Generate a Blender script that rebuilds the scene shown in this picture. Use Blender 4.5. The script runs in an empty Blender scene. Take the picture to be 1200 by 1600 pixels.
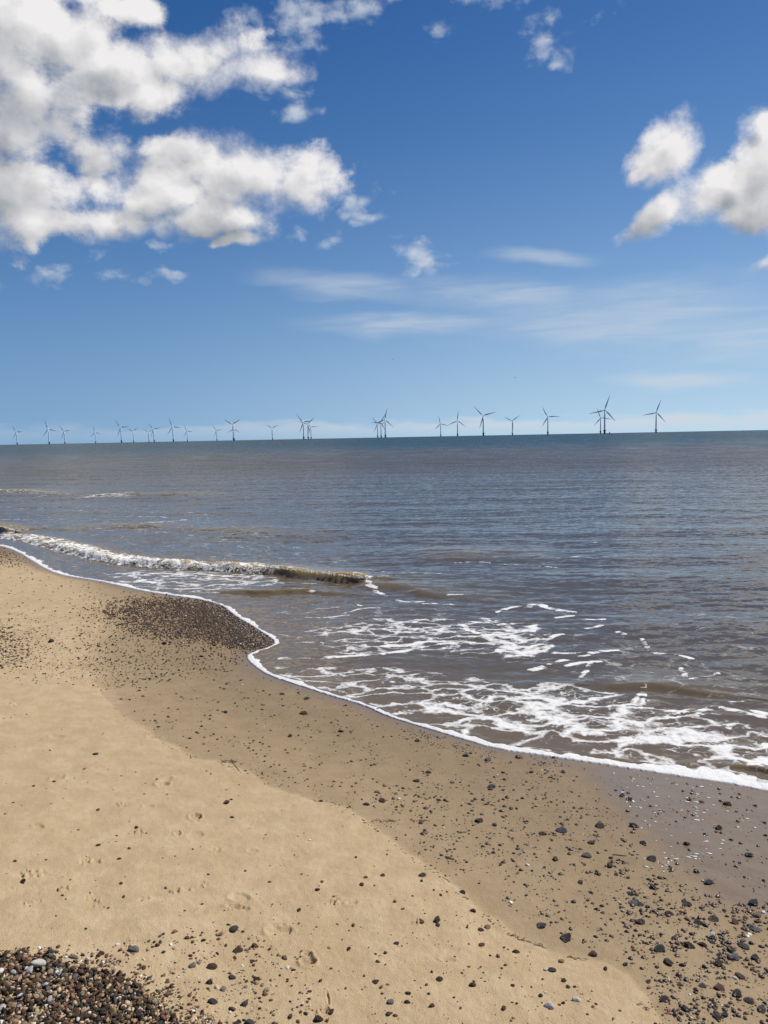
import bpy, math, random
import numpy as np
from mathutils import Matrix, Vector, Euler

random.seed(7)
rng = np.random.default_rng(7)
C = bpy.context.scene.collection
scene = bpy.context.scene
R = math.radians

# ------------------------------------------------------------------ camera
F = 1202.0                      # focal length in pixels of the 1200x1600 photograph
CAM_Z = 2.0
PITCH, ROLL = R(5.54), R(-1.11)
cam_d = bpy.data.cameras.new('camera')
cam = bpy.data.objects.new('camera', cam_d)
C.objects.link(cam)
cam_d.sensor_fit = 'VERTICAL'
cam_d.sensor_height = 36.0
cam_d.lens = F * 36.0 / 1600.0
cam_d.clip_start = 0.05
cam_d.clip_end = 120000
ROT = Euler((math.pi / 2 - PITCH, 0, 0)).to_matrix() @ Matrix.Rotation(ROLL, 3, 'Z')
cam.matrix_world = Matrix.Translation((0, 0, CAM_Z)) @ ROT.to_4x4()
scene.camera = cam
RM = np.array(ROT)
CP = np.array([0, 0, CAM_Z])


def ray(px, py):
    """Direction(s) in the world for photograph pixels."""
    px = np.asarray(px, float); py = np.asarray(py, float)
    d = np.stack([(px - 600) / F, (800 - py) / F, -np.ones_like(px)], -1)
    d /= np.linalg.norm(d, axis=-1, keepdims=True)
    return d @ RM.T


def flat(px, py, z=0.0):
    d = ray(px, py)
    t = (z - CAM_Z) / d[..., 2]
    return (CP + d * t[..., None])[..., :2]


# ------------------------------------------------------------------ numpy noise
def _hash(ix, iy, s):
    h = (ix * 374761393 + iy * 668265263 + s * 2147483647) & 0xFFFFFFFF
    h = ((h ^ (h >> 13)) * 1274126177) & 0xFFFFFFFF
    return (h ^ (h >> 16)) & 0xFFFF


def vnoise(x, y, s=0):
    ix = np.floor(x).astype(np.int64); iy = np.floor(y).astype(np.int64)
    fx = x - ix; fy = y - iy
    out = 0
    ux = fx * fx * fx * (fx * (fx * 6 - 15) + 10); uy = fy * fy * fy * (fy * (fy * 6 - 15) + 10)
    def g(dx, dy):
        a = _hash(ix + dx, iy + dy, s) * (2 * math.pi / 65536)
        return np.cos(a) * (fx - dx) + np.sin(a) * (fy - dy)
    a = g(0, 0); b = g(1, 0); c = g(0, 1); d = g(1, 1)
    return (a + (b - a) * ux) * (1 - uy) + (c + (d - c) * ux) * uy


def fbm(x, y, o=4, s=0, gain=0.5):
    v = 0; a = 1.0
    for k in range(o):
        v = v + a * vnoise(x * 2 ** k, y * 2 ** k, s + k * 17)
        a *= gain
    return v


def sstep(a, b, x):
    t = np.clip((x - a) / (b - a), 0, 1)
    return t * t * (3 - 2 * t)


def seg_dist(P, line, want_t=False):
    """Distance of points P (n,2) to a polyline; also arc parameter and signed side."""
    best = np.full(len(P), 1e18); tt = np.zeros(len(P)); side = np.zeros(len(P))
    for i in range(len(line) - 1):
        a = line[i]; b = line[i + 1]; ab = b - a; L2 = ab @ ab
        ap = P - a
        t = np.clip((ap @ ab) / L2, 0, 1)
        q = ap - t[:, None] * ab
        d2 = (q * q).sum(1)
        m = d2 < best
        best[m] = d2[m]
        tt[m] = i + t[m]
        side[m] = (ab[0] * ap[m, 1] - ab[1] * ap[m, 0])
    d = np.sqrt(best)
    return (d, tt, side) if want_t else d


def inside(P, poly):
    x, y = P[:, 0], P[:, 1]
    r = np.zeros(len(P), bool)
    n = len(poly)
    for i in range(n):
        x1, y1 = poly[i]; x2, y2 = poly[(i + 1) % n]
        if y1 == y2: continue
        c = ((y1 > y) != (y2 > y)) & (x < (x2 - x1) * (y - y1) / (y2 - y1) + x1)
        r ^= c
    return r


def smooth_line(pts, n=4):
    pts = np.asarray(pts, float)
    for _ in range(n):
        q = [pts[0]]
        for i in range(len(pts) - 1):
            q += [pts[i] * .75 + pts[i + 1] * .25, pts[i] * .25 + pts[i + 1] * .75]
        q.append(pts[-1])
        pts = np.array(q)
    return pts


# ------------------------------------------------------------------ the coast (traced, laid on the sea level plane)
shore_px = [(-420, 838), (-200, 843), (-60, 847), (0, 852), (28, 862), (50, 876), (75, 891), (100, 900), (150, 907), (190, 916), (230, 925), (280, 932),
            (320, 938), (350, 947), (367, 962), (390, 975), (415, 991), (434, 1004), (420, 1013), (396, 1019), (385, 1027), (397, 1040),
            (421, 1056), (477, 1074), (520, 1088), (570, 1102), (605, 1119), (654, 1134), (718, 1153), (775, 1170), (846, 1180),
            (917, 1190), (987, 1201), (1058, 1212), (1129, 1222), (1200, 1236), (1330, 1262), (1500, 1290), (1800, 1330)]
sp = flat(*np.array(shore_px).T)
shore = smooth_line(sp, 1)
dl = sp[0] - sp[1]; dr = sp[-1] - sp[-2]
dl /= np.linalg.norm(dl); dr /= np.linalg.norm(dr)
far_l = sp[0] + np.array([-1, 0.02]) * 4000
far_r = sp[-1] + np.array([1, -0.35]) / 1.06 * 4000
shore = np.vstack([far_l, shore, far_r])
land_poly = np.vstack([shore, [far_r[0], -9000], [far_l[0], -9000]])
coarse_px = [(-420, 838), (0, 856), (250, 940), (560, 1075), (900, 1185), (1200, 1236), (1800, 1330)]
coarse = smooth_line(flat(*np.array(coarse_px).T), 3)
coarse = np.vstack([far_l, coarse, far_r])
coarse_poly = np.vstack([coarse, [far_r[0], -9000], [far_l[0], -9000]])


def shore_d(P):
    d = seg_dist(P, shore)
    return np.where(inside(P, land_poly), d, -d)


def coarse_d(P):
    d = seg_dist(P, coarse)
    return np.where(inside(P, coarse_poly), d, -d)


wet_px = [(-420, 856), (-200, 862), (-60, 868), (60, 890), (100, 905), (150, 935), (160, 960), (135, 1010), (118, 1040), (152, 1062), (156, 1085), (180, 1110), (235, 1150),
          (290, 1180), (345, 1190), (380, 1205), (405, 1222), (470, 1245), (545, 1268), (580, 1290), (620, 1320), (660, 1353), (700, 1378),
          (730, 1405), (760, 1435), (810, 1465), (880, 1488), (960, 1510), (1000, 1550), (1015, 1610), (1030, 1800)]


def g_profile(d):
    d = np.asarray(d, float)
    up = 0.105 * np.minimum(d, 5) + 0.05 * np.clip(d - 5, 0, 20) + 0.01 * np.clip(d - 25, 0, 200)
    dn = np.maximum(0.06 * d, -2.0)
    return np.where(d > 0, up, dn)


def base_z(P):
    d = shore_d(P); dc = coarse_d(P)
    w = sstep(0.3, 2.5, d)
    m = d * (1 - w) + np.maximum(dc, 0.3) * w
    return g_profile(m), d


def unproject(px, py, it=14):
    """Points of the beach under photograph pixels."""
    d = ray(px, py)
    lo = np.full(len(d), 1.0); z = np.zeros(len(d))
    for _ in range(it):
        t = (z - CAM_Z) / d[:, 2]
        P = CP + d * t[:, None]
        zn, _d = base_z(P[:, :2])
        z = 0.5 * z + 0.5 * np.maximum(zn, 0)
    t = (z - CAM_Z) / d[:, 2]
    return CP + d * t[:, None]


wet_line = unproject(*np.array(wet_px, float).T)[:, :2]
wet_line = np.vstack([[-4000, wet_line[0, 1]], smooth_line(wet_line, 1), [wet_line[-1, 0] + 1.0, -1.0], [4000, -2500]])
wet_poly = np.vstack([wet_line, [4000, 9000], [-4000, 9000]])
gloss_px = [(840, 1180), (880, 1205), (930, 1262), (990, 1322), (1050, 1365), (1110, 1410), (1200, 1440), (1400, 1500), (1700, 1520), (1700, 1290), (1200, 1200)]
gloss_poly = unproject(*np.array(gloss_px, float).T)[:, :2]


# ------------------------------------------------------------------ node helpers
class NT:
    def __init__(self, tree):
        self.t = tree; self.n = tree.nodes; self.l = tree.links
        self.n.clear()

    def node(self, typ, **kw):
        nd = self.n.new(typ)
        for k, v in kw.items():
            setattr(nd, k, v)
        return nd

    def put(self, sock, v):
        if v is None: return
        if isinstance(v, bpy.types.NodeSocket): self.l.new(v, sock)
        else:
            if hasattr(sock.default_value, '__len__') and not hasattr(v, '__len__'): v = [v] * len(sock.default_value)
            if hasattr(v, '__len__') and len(v) == 3 and len(sock.default_value) == 4: v = (*v, 1)
            sock.default_value = v

    def m(self, op, a, b=None, c=None, clamp=False):
        nd = self.node('ShaderNodeMath', operation=op, use_clamp=clamp)
        for i, v in enumerate((a, b, c)): self.put(nd.inputs[i], v)
        return nd.outputs[0]

    def v(self, op, a, b=None, scale=None):
        nd = self.node('ShaderNodeVectorMath', operation=op)
        self.put(nd.inputs[0], a); self.put(nd.inputs[1], b)
        if scale is not None: self.put(nd.inputs['Scale'], scale)
        return nd.outputs['Value'] if op in ('LENGTH', 'DOT_PRODUCT', 'DISTANCE') else nd.outputs[0]

    def noise(self, vec, scale, detail=4, rough=0.5, dist=0, out=0, dim='3D', lac=2.0):
        nd = self.node('ShaderNodeTexNoise', noise_dimensions=dim)
        self.put(nd.inputs['Vector'], vec); self.put(nd.inputs['Scale'], scale); self.put(nd.inputs['Detail'], detail)
        self.put(nd.inputs['Roughness'], rough); self.put(nd.inputs['Distortion'], dist); self.put(nd.inputs['Lacunarity'], lac)
        return nd.outputs[out]

    def vor(self, vec, scale, feature='F1', rand=1.0, out=0, smooth=None):
        nd = self.node('ShaderNodeTexVoronoi', feature=feature)
        self.put(nd.inputs['Vector'], vec); self.put(nd.inputs['Scale'], scale); self.put(nd.inputs['Randomness'], rand)
        if smooth is not None: self.put(nd.inputs['Smoothness'], smooth)
        return nd.outputs[out]

    def ss(self, x, a, b, lo=0.0, hi=1.0):
        nd = self.node('ShaderNodeMapRange', interpolation_type='SMOOTHSTEP')
        self.put(nd.inputs[0], x); self.put(nd.inputs[1], a); self.put(nd.inputs[2], b); self.put(nd.inputs[3], lo); self.put(nd.inputs[4], hi)
        return nd.outputs[0]

    def lin(self, x, a, b, lo=0.0, hi=1.0):
        nd = self.node('ShaderNodeMapRange', clamp=True)
        self.put(nd.inputs[0], x); self.put(nd.inputs[1], a); self.put(nd.inputs[2], b); self.put(nd.inputs[3], lo); self.put(nd.inputs[4], hi)
        return nd.outputs[0]

    def mix(self, f, a, b, blend='MIX'):
        nd = self.node('ShaderNodeMix', data_type='RGBA', blend_type=blend)
        self.put(nd.inputs[0], f); self.put(nd.inputs[6], a); self.put(nd.inputs[7], b)
        return nd.outputs[2]

    def attr(self, name, out='Fac'):
        return self.node('ShaderNodeAttribute', attribute_name=name).outputs[out]

    def xyz(self, x, y, z=0.0):
        nd = self.node('ShaderNodeCombineXYZ')
        for i, v in enumerate((x, y, z)): self.put(nd.inputs[i], v)
        return nd.outputs[0]

    def sep(self, vec):
        nd = self.node('ShaderNodeSeparateXYZ'); self.put(nd.inputs[0], vec)
        return nd.outputs

    def bsdf(self, color, rough=0.5, normal=None, **kw):
        nd = self.node('ShaderNodeBsdfPrincipled')
        self.put(nd.inputs['Base Color'], color); self.put(nd.inputs['Roughness'], rough)
        if normal is not None: self.put(nd.inputs['Normal'], normal)
        for k, v in kw.items(): self.put(nd.inputs[k.replace('_', ' ')], v)
        return nd.outputs[0]

    def bump(self, h, dist, strength=1.0, normal=None):
        nd = self.node('ShaderNodeBump')
        self.put(nd.inputs['Height'], h); self.put(nd.inputs['Distance'], dist); self.put(nd.inputs['Strength'], strength)
        if normal is not None: self.put(nd.inputs['Normal'], normal)
        return nd.outputs[0]

    def mixsh(self, f, a, b):
        nd = self.node('ShaderNodeMixShader')
        self.put(nd.inputs[0], f); self.l.new(a, nd.inputs[1]); self.l.new(b, nd.inputs[2])
        return nd.outputs[0]

    def out(self, s, world=False):
        nd = self.node('ShaderNodeOutputWorld' if world else 'ShaderNodeOutputMaterial')
        self.l.new(s, nd.inputs['Surface'])


def material(name):
    m = bpy.data.materials.new(name); m.use_nodes = True
    return m, NT(m.node_tree)


# ------------------------------------------------------------------ light: sun and sky with clouds
SUN_AZ, SUN_EL = R(66), R(50)
SUN_DIR = Vector((math.sin(SUN_AZ) * math.cos(SUN_EL), math.cos(SUN_AZ) * math.cos(SUN_EL), math.sin(SUN_EL)))
sun_d = bpy.data.lights.new('sun', 'SUN'); sun_d.energy = 4.9; sun_d.angle = R(0.53); sun_d.color = (1, 0.955, 0.88)
sun = bpy.data.objects.new('sun', sun_d); C.objects.link(sun)
sun.rotation_euler = SUN_DIR.to_track_quat('Z', 'Y').to_euler()
sun.location = (30, 30, 60)

world = bpy.data.worlds.new('World'); scene.world = world; world.use_nodes = True
w = NT(world.node_tree)
sky = w.node('ShaderNodeTexSky', sky_type='NISHITA')
sky.sun_disc = False; sky.sun_elevation = SUN_EL; sky.sun_rotation = SUN_AZ
sky.altitude = 0; sky.air_density = 1.0; sky.dust_density = 0.25; sky.ozone_density = 3.5
gen = w.node('ShaderNodeTexCoord').outputs['Generated']
s = w.sep(gen)
p_az = w.m('ARCTAN2', s[0], s[1]); p_el = w.m('ARCSINE', s[2])
P0 = w.xyz(p_az, p_el)


def azel(px, py):
    d = ray(px, py)
    return math.atan2(d[0], d[1]), math.asin(d[2])


BIG = [(40, 35, 150, 105, 0), (0, 130, 110, 85, 0), (165, 105, 120, 58, 5), (310, 85, 112, 42, 12), (425, 103, 50, 28, 5), (200, 6, 66, 20, 0), (10, 195, 62, 40, 0), (225, 140, 80, 38, 8), (60, 150, 90, 70, 0), (370, 110, 80, 34, 8),
       (30, 312, 120, 68, 0), (160, 238, 48, 34, 0), (240, 300, 110, 55, 0), (390, 272, 125, 56, 0), (325, 340, 105, 42, 5), (300, 250, 90, 40, 0), (470, 290, 72, 42, -10),
       (365, 376, 50, 15, 12), (80, 345, 110, 36, 0), (180, 345, 70, 36, 0),
       (1036, 246, 58, 46, 10), (1000, 272, 30, 18, 20), (1125, 295, 92, 46, 15), (1195, 260, 70, 62, 20), (1030, 340, 56, 28, 25), (1165, 340, 60, 30, -10),
       (1265, 290, 90, 100, 0), (1205, 408, 34, 16, 20), (1200, 200, 18, 18, 0), (-120, 90, 180, 140, 0), (-130, 310, 150, 90, 0)]
SMALL = [(80, 435, 44, 15, 20), (150, 411, 28, 12, 28), (195, 434, 38, 15, -5), (272, 432, 30, 11, -25), (510, 376, 30, 17, 10), (468, 372, 20, 14, 0), (586, 341, 20, 9, 0), (556, 320, 40, 22, 10),
         (468, 170, 36, 16, 10), (460, 22, 55, 60, 60), (390, 18, 30, 30, 0), (560, 8, 90, 26, 10), (862, 40, 30, 52, 20), (945, 26, 36, 14, 15), (690, 47, 20, 13, 0), (840, 20, 22, 30, 0),
         (258, 388, 28, 12, 0), (660, 403, 44, 36, 0), (656, 406, 38, 32, 0), (664, 401, 36, 34, 0), (659, 404, 30, 28, 0), (740, 2, 40, 10, 0), (430, 138, 50, 14, 5), (90, 205, 90, 24, 0)]
HAZY = [(1010, 495, 360, 66, -2), (1120, 480, 240, 40, -3), (760, 462, 230, 34, -5), (850, 402, 110, 14, -5), (560, 450, 200, 30, -5), (640, 510, 200, 22, 0), (1050, 590, 130, 18, 0), (1180, 520, 160, 50, 0)]


def field_group(name, blobs, nscale, amp, gain=1.0, stretch=(1, 1, 1), detail=9, rough=0.56):
    g = bpy.data.node_groups.new(name, 'ShaderNodeTree')
    g.interface.new_socket('P', in_out='INPUT', socket_type='NodeSocketVector')
    g.interface.new_socket('D', in_out='OUTPUT', socket_type='NodeSocketFloat')
    t = NT(g)
    gi = t.node('NodeGroupInput'); go = t.node('NodeGroupOutput')
    p = gi.outputs[0]
    warp = t.noise(p, 7.0, 3, 0.5, out=1)
    pw = t.v('ADD', p, t.v('SCALE', t.v('SUBTRACT', warp, (0.5, 0.5, 0.5)), scale=0.036))
    pw = t.v('MULTIPLY', pw, (1, 1, 0))
    acc = None
    for (x, y, rx, ry, rot) in blobs:
        az, el = azel(x, y)
        k = 1.0 / max(math.cos(el), .3)
        nd = t.node('ShaderNodeMapping', vector_type='TEXTURE')
        t.put(nd.inputs[0], pw)
        nd.inputs['Location'].default_value = (az, el, 0)
        nd.inputs['Rotation'].default_value = (0, 0, R(rot))
        nd.inputs['Scale'].default_value = (rx / F * k, ry / F, 1)
        r = t.v('LENGTH', nd.outputs[0])
        if acc is None: acc = r
        else:
            sm = t.node('ShaderNodeMath', operation='SMOOTH_MIN')
            t.put(sm.inputs[0], acc); t.put(sm.inputs[1], r); sm.inputs[2].default_value = 0.12
            acc = sm.outputs[0]
    base = t.m('MULTIPLY', t.m('SUBTRACT', 1.0, acc), gain)
    q = t.v('MULTIPLY', p, stretch)
    n = t.noise(q, nscale, detail, rough, 0.15)
    puff = t.vor(t.v('ADD', q, t.v('SCALE', t.v('SUBTRACT', t.noise(q, nscale * 2.2, 3, .5, out=1), (.5, .5, .5)), scale=0.5 / nscale)), nscale * 2.6, 'SMOOTH_F1', 1.0, 0, 0.12)
    nz = t.m('ADD', t.m('SUBTRACT', n, 0.5), t.m('MULTIPLY', t.m('SUBTRACT', 0.45, puff), 0.26))
    t.l.new(t.m('MULTIPLY_ADD', nz, amp, t.m('MINIMUM', base, 0.75)), go.inputs[0])
    return g


def use(nt, g, p):
    nd = nt.node('ShaderNodeGroup'); nd.node_tree = g
    nt.put(nd.inputs[0], p)
    return nd.outputs[0]


G_big = field_group('cumulus_field', BIG, 10.0, 2.0, stretch=(1, 1.15, 1), rough=0.70, detail=11)
G_shade = field_group('cumulus_light', BIG, 10.0, 1.9, stretch=(1, 1.15, 1), detail=6, rough=0.55)
G_small = field_group('scrap_field', SMALL, 17.0, 4.2, stretch=(1, 1.5, 1), rough=0.62)
d0 = use(w, G_big, P0)
d1 = use(w, G_shade, w.v('ADD', P0, (0.013, 0.016, 0)))
d2 = use(w, G_shade, w.v('ADD', P0, (0.036, 0.075, 0)))
a_big = w.ss(d0, -0.08, w.lin(w.noise(P0, 9.0, 3, 0.5), 0.36, 0.62, 0.26, 0.95))
occ = w.m('ADD', w.m('MULTIPLY', w.m('MAXIMUM', d1, 0.0), 0.55), w.m('MULTIPLY', w.m('MAXIMUM', d2, 0.0), 0.75))
lit = w.m('EXPONENT', w.m('MULTIPLY', w.m('MAXIMUM', w.m('SUBTRACT', occ, 0.14), 0.0), -1.35))
edge = w.m('MULTIPLY', w.m('SUBTRACT', d0, d1), 0.42)
lit = w.m('ADD', lit, edge, clamp=True)
c_cloud = w.mix(lit, (0.30, 0.335, 0.39), (0.97, 0.95, 0.95))
ds = use(w, G_small, P0)
a_small = w.ss(ds, 0.05, 1.7, 0, 0.80)
# thin ice cloud streaks
hz = field_group('veil_field', HAZY, 5.0, 1.0, stretch=(1, 5.0, 1), detail=8, rough=0.6)
dv = use(w, hz, P0)
fib_p = w.node('ShaderNodeMapping'); w.put(fib_p.inputs[0], P0)
fib_p.inputs['Rotation'].default_value = (0, 0, R(5)); fib_p.inputs['Scale'].default_value = (5, 48, 1)
fib = w.noise(fib_p.outputs[0], 1.0, 8, 0.6, 0.8)
a_veil = w.m('MULTIPLY', w.ss(dv, -0.1, 1.0), w.ss(fib, 0.28, 0.74, 0.20, 0.58))
# distant cumulus bank low over the sea
bank_p = w.v('MULTIPLY', P0, (9, 34, 0))
bank = w.noise(bank_p, 1.0, 8, 0.55)
top = w.m('MULTIPLY_ADD', w.m('SUBTRACT', bank, 0.5), 0.06, 0.024)
a_bank = w.m('MULTIPLY', w.ss(w.m('SUBTRACT', top, p_el), 0.0, 0.012), 0.72)
a_bank = w.m('MULTIPLY', a_bank, w.ss(p_el, -0.004, 0.016))
a_bank = w.m('MULTIPLY', a_bank, w.ss(p_az, -0.45, 0.3, 0.25, 1.0))

hsv = w.node('ShaderNodeHueSaturation'); w.put(hsv.inputs['Color'], sky.outputs[0])
hsv.inputs['Saturation'].default_value = 1.42; hsv.inputs['Hue'].default_value = 0.512; hsv.inputs['Value'].default_value = 1.0
bg_sky = w.node('ShaderNodeBackground'); w.put(bg_sky.inputs[0], hsv.outputs[0]); bg_sky.inputs[1].default_value = 0.062
bg_c = w.node('ShaderNodeBackground'); w.put(bg_c.inputs[0], c_cloud); bg_c.inputs[1].default_value = 0.89
bg_w = w.node('ShaderNodeBackground'); bg_w.inputs[0].default_value = (0.80, 0.86, 0.93, 1); bg_w.inputs[1].default_value = 0.80
# the pale blue sea air low over the horizon, brighter under the sun
bg_h = w.node('ShaderNodeBackground'); w.put(bg_h.inputs[0], w.mix(w.ss(p_az, -0.55, 0.5), (0.235, 0.410, 0.620), (0.510, 0.710, 0.850))); bg_h.inputs[1].default_value = 1.0
f_h = w.m('MULTIPLY', w.m('EXPONENT', w.m('MULTIPLY', w.m('ABSOLUTE', p_el), -7.6)), 0.97)
bg_m = w.node('ShaderNodeBackground'); w.put(bg_m.inputs[0], w.mix(w.ss(p_az, -0.55, 0.5), (0.082, 0.225, 0.550), (0.160, 0.360, 0.745))); bg_m.inputs[1].default_value = 1.0
f_m = w.m('MULTIPLY', w.m('EXPONENT', w.m('MULTIPLY', w.m('ABSOLUTE', p_el), -3.2)), 0.9)
bsk = w.mixsh(f_m, bg_sky.outputs[0], bg_m.outputs[0])
bsk = w.mixsh(f_h, bsk, bg_h.outputs[0])
sh = w.mixsh(a_veil, bsk, bg_w.outputs[0])
sh = w.mixsh(a_bank, sh, bg_w.outputs[0])
sh = w.mixsh(a_small, sh, bg_w.outputs[0])
sh = w.mixsh(a_big, sh, bg_c.outputs[0])
w.out(sh, True)
world.cycles.sampling_method = 'MANUAL'
world.cycles.sample_map_resolution = 512

scene.view_settings.view_transform = 'Standard'
scene.view_settings.look = 'None'
scene.view_settings.gamma = 1
scene.view_settings.exposure = 0.0
scene.cycles.use_denoising = True
scene.cycles.max_bounces = 6
scene.cycles.caustics_reflective = False
scene.cycles.caustics_refractive = False

# ------------------------------------------------------------------ mesh helpers
def make_mesh(name, V, Q, attrs=None, smooth=True):
    me = bpy.data.meshes.new(name)
    V = np.asarray(V, np.float32); Q = np.asarray(Q, np.int32)
    k = Q.shape[1]
    me.vertices.add(len(V)); me.vertices.foreach_set('co', V.ravel())
    me.loops.add(Q.size); me.loops.foreach_set('vertex_index', Q.ravel())
    me.polygons.add(len(Q)); me.polygons.foreach_set('loop_start', np.arange(0, Q.size, k, dtype=np.int32))
    me.polygons.foreach_set('use_smooth', np.full(len(Q), smooth))
    for n, a in (attrs or {}).items():
        a = np.asarray(a, np.float32)
        if a.ndim == 1:
            at = me.attributes.new(n, 'FLOAT', 'POINT'); at.data.foreach_set('value', a)
        else:
            at = me.attributes.new(n, 'FLOAT_COLOR', 'POINT'); at.data.foreach_set('color', np.c_[a, np.ones(len(a))].astype(np.float32).ravel())
    me.update(calc_edges=True)
    me.validate()
    return me


def link(name, me, mat=None, parent=None):
    o = bpy.data.objects.new(name, me); C.objects.link(o)
    if mat is not None and not me.materials: me.materials.append(mat)
    if parent is not None: o.parent = parent
    return o


def tag(o, label=None, cat=None, group=None, kind=None):
    for k, v in (('label', label), ('category', cat), ('group', group), ('kind', kind)):
        if v: o[k] = v
    return o


def polar(az, rr):
    A, RR = np.meshgrid(az, rr)
    V = np.stack([np.sin(A) * RR, np.cos(A) * RR], -1).reshape(-1, 2)
    n = len(az); m = len(rr)
    i = np.arange(n * m).reshape(m, n)
    Q = np.stack([i[:-1, :-1], i[:-1, 1:], i[1:, 1:], i[1:, :-1]], -1).reshape(-1, 4)[:, ::-1]
    return V, Q


def compact(V, Q, keepf, *arrs):
    Q = Q[keepf]
    used = np.zeros(len(V), bool); used[Q.ravel()] = True
    idx = np.cumsum(used) - 1
    return V[used], idx[Q], [a[used] for a in arrs]


# ------------------------------------------------------------------ the beach
def beach_detail(P, d, wetness):
    """Height of small relief on the sand."""
    x, y = P[:, 0], P[:, 1]
    r = np.hypot(x, y)
    near = np.exp(-r / 14)
    dry = 1 - wetness
    h = 0.012 * fbm(x * 1.3, y * 1.3, 3, 5) * sstep(0, 1.2, d)
    h = h + 0.0065 * fbm(x * 6 + 3, y * 8, 4, 9) * near * (0.35 + 0.65 * dry)
    h = h + 0.0024 * fbm(x * 34, y * 34, 2, 21) * near * (0.3 + 0.7 * dry)
    return h


PRINTS = [  # (px, py, length px, width px, angle deg, depth m)  footprints and toe marks in the sand
    (481, 1502, 26, 15, 8, 0.016), (481, 1491, 18, 9, 0, 0.010), (436, 1455, 44, 11, 5, 0.010), (305, 1276, 20, 10, 0, 0.013), (254, 1225, 22, 8, 0, 0.011), (259, 1219, 22, 8, 20, 0.005),
    (278, 1302, 12, 5, 0, 0.010), (305, 1305, 26, 12, 5, 0.005), (372, 1420, 38, 5, -6, 0.011), (375, 1405, 34, 14, -6, 0.006), (232, 1259, 18, 4, 0, 0.006), (310, 1587, 20, 9, 30, 0.006),
    (507, 1580, 18, 8, 10, 0.014), (512, 1560, 6, 24, 10, 0.006), (150, 1345, 16, 6, 0, 0.008), (133, 1345, 18, 4, 8, 0.006), (55, 1502, 10, 5, 0, 0.006), (430, 1447, 30, 3, 5, 0.010), (90, 1215, 26, 6, 10, 0.006), (60, 1290, 20, 6, -8, 0.006), (225, 1405, 20, 5, 12, 0.007), (455, 1340, 24, 6, 5, 0.005), (240, 1150, 22, 4, 0, 0.006), (550, 1412, 22, 5, 4, 0.006), (700, 1500, 26, 7, -5, 0.006), (90, 1150, 24, 4, 0, 0.006), (395, 1330, 18, 6, 0, 0.006)]
CRUMBS = [(50, 1366, 62, 16, 8), (135, 1345, 22, 12, 8), (145, 1407, 30, 26, 0), (48, 1410, 34, 8, 8), (285, 1390, 60, 12, 10), (217, 1299, 20, 9, 0), (527, 1410, 34, 12, 0), (338, 1330, 28, 10, 0),
          (190, 1258, 34, 10, 0), (652, 1440, 22, 10, 0), (315, 1381, 24, 10, 8), (100, 1390, 30, 8, 0), (20, 1100, 26, 8, 0), (20, 1390, 20, 6, 0), (25, 948, 34, 8, 0), (170, 1052, 50, 10, 0), (80, 1040, 90, 14, 0)]


_frames = {}


def px_frame(px, py):
    """Centre on the sand and the 2x2 map from metres to photograph pixels around it."""
    if not _frames:
        allp = [(p[0], p[1]) for p in PRINTS + CRUMBS]
        q = np.array([[a + dx, b + dy] for a, b in allp for dx, dy in ((0, 0), (1, 0), (0, -1))], float)
        W = unproject(q[:, 0], q[:, 1]).reshape(-1, 3, 3)
        for k, w3 in zip(allp, W): _frames[k] = w3
    return _frames[(px, py)]


def marks(P, z):
    """Footprints with pushed-up rims and patches of crumbled sand, as real relief."""
    for (px, py, L, W, ang, dep) in PRINTS:
        c, ex, ey = px_frame(px, py)
        u = (ex - c)[:2]; v = (ey - c)[:2]
        M = np.linalg.inv(np.array([u, v]).T)
        m = np.hypot(P[:, 0] - c[0], P[:, 1] - c[1]) < np.linalg.norm(u) * L * 1.6 + np.linalg.norm(v) * W * 1.6
        q = (P[m] - c[:2]) @ M.T
        a = R(ang); qx = q[:, 0] * math.cos(a) + q[:, 1] * math.sin(a); qy = -q[:, 0] * math.sin(a) + q[:, 1] * math.cos(a)
        rr = np.hypot(qx / (L / 2), qy / (W / 2)) + 0.25 * vnoise(P[m, 0] * 45, P[m, 1] * 45, 77)
        z[m] += -dep * (1 - sstep(0.65, 1.0, rr)) + dep * 0.45 * np.exp(-((rr - 1.18) / 0.17) ** 2)
    for (px, py, L, W, ang) in CRUMBS:
        c, ex, ey = px_frame(px, py)
        u = (ex - c)[:2]; v = (ey - c)[:2]
        M = np.linalg.inv(np.array([u, v]).T)
        m = np.hypot(P[:, 0] - c[0], P[:, 1] - c[1]) < np.linalg.norm(u) * L + np.linalg.norm(v) * W
        q = (P[m] - c[:2]) @ M.T
        a = R(ang); qx = q[:, 0] * math.cos(a) + q[:, 1] * math.sin(a); qy = -q[:, 0] * math.sin(a) + q[:, 1] * math.cos(a)
        rr = np.hypot(qx / (L / 2), qy / (W / 2)) + 0.5 * vnoise(P[m, 0] * 14, P[m, 1] * 14, 5)
        n = fbm(P[m, 0] * 55, P[m, 1] * 55, 2, 31)
        z[m] += 0.030 * np.maximum(n - 0.02, 0) * (1 - sstep(0.45, 1.05, rr)) - 0.003 * (1 - sstep(0.6, 1.0, rr))
    return z


def wet_of(P, d):
    x, y = P[:, 0], P[:, 1]
    dw = seg_dist(P, wet_line)
    sgn = np.where(inside(P, wet_poly), dw, -dw) + 0.05 * fbm(x * 3, y * 3, 3, 41)
    sf = 1 + 7 * sstep(4.5, 9, np.hypot(x, y))
    wetness = sstep(-0.03 * sf, 0.06 * sf, sgn) * 0.60 + sstep(0.0, 1.1, sgn) * 0.40
    return wetness, sgn


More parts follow.
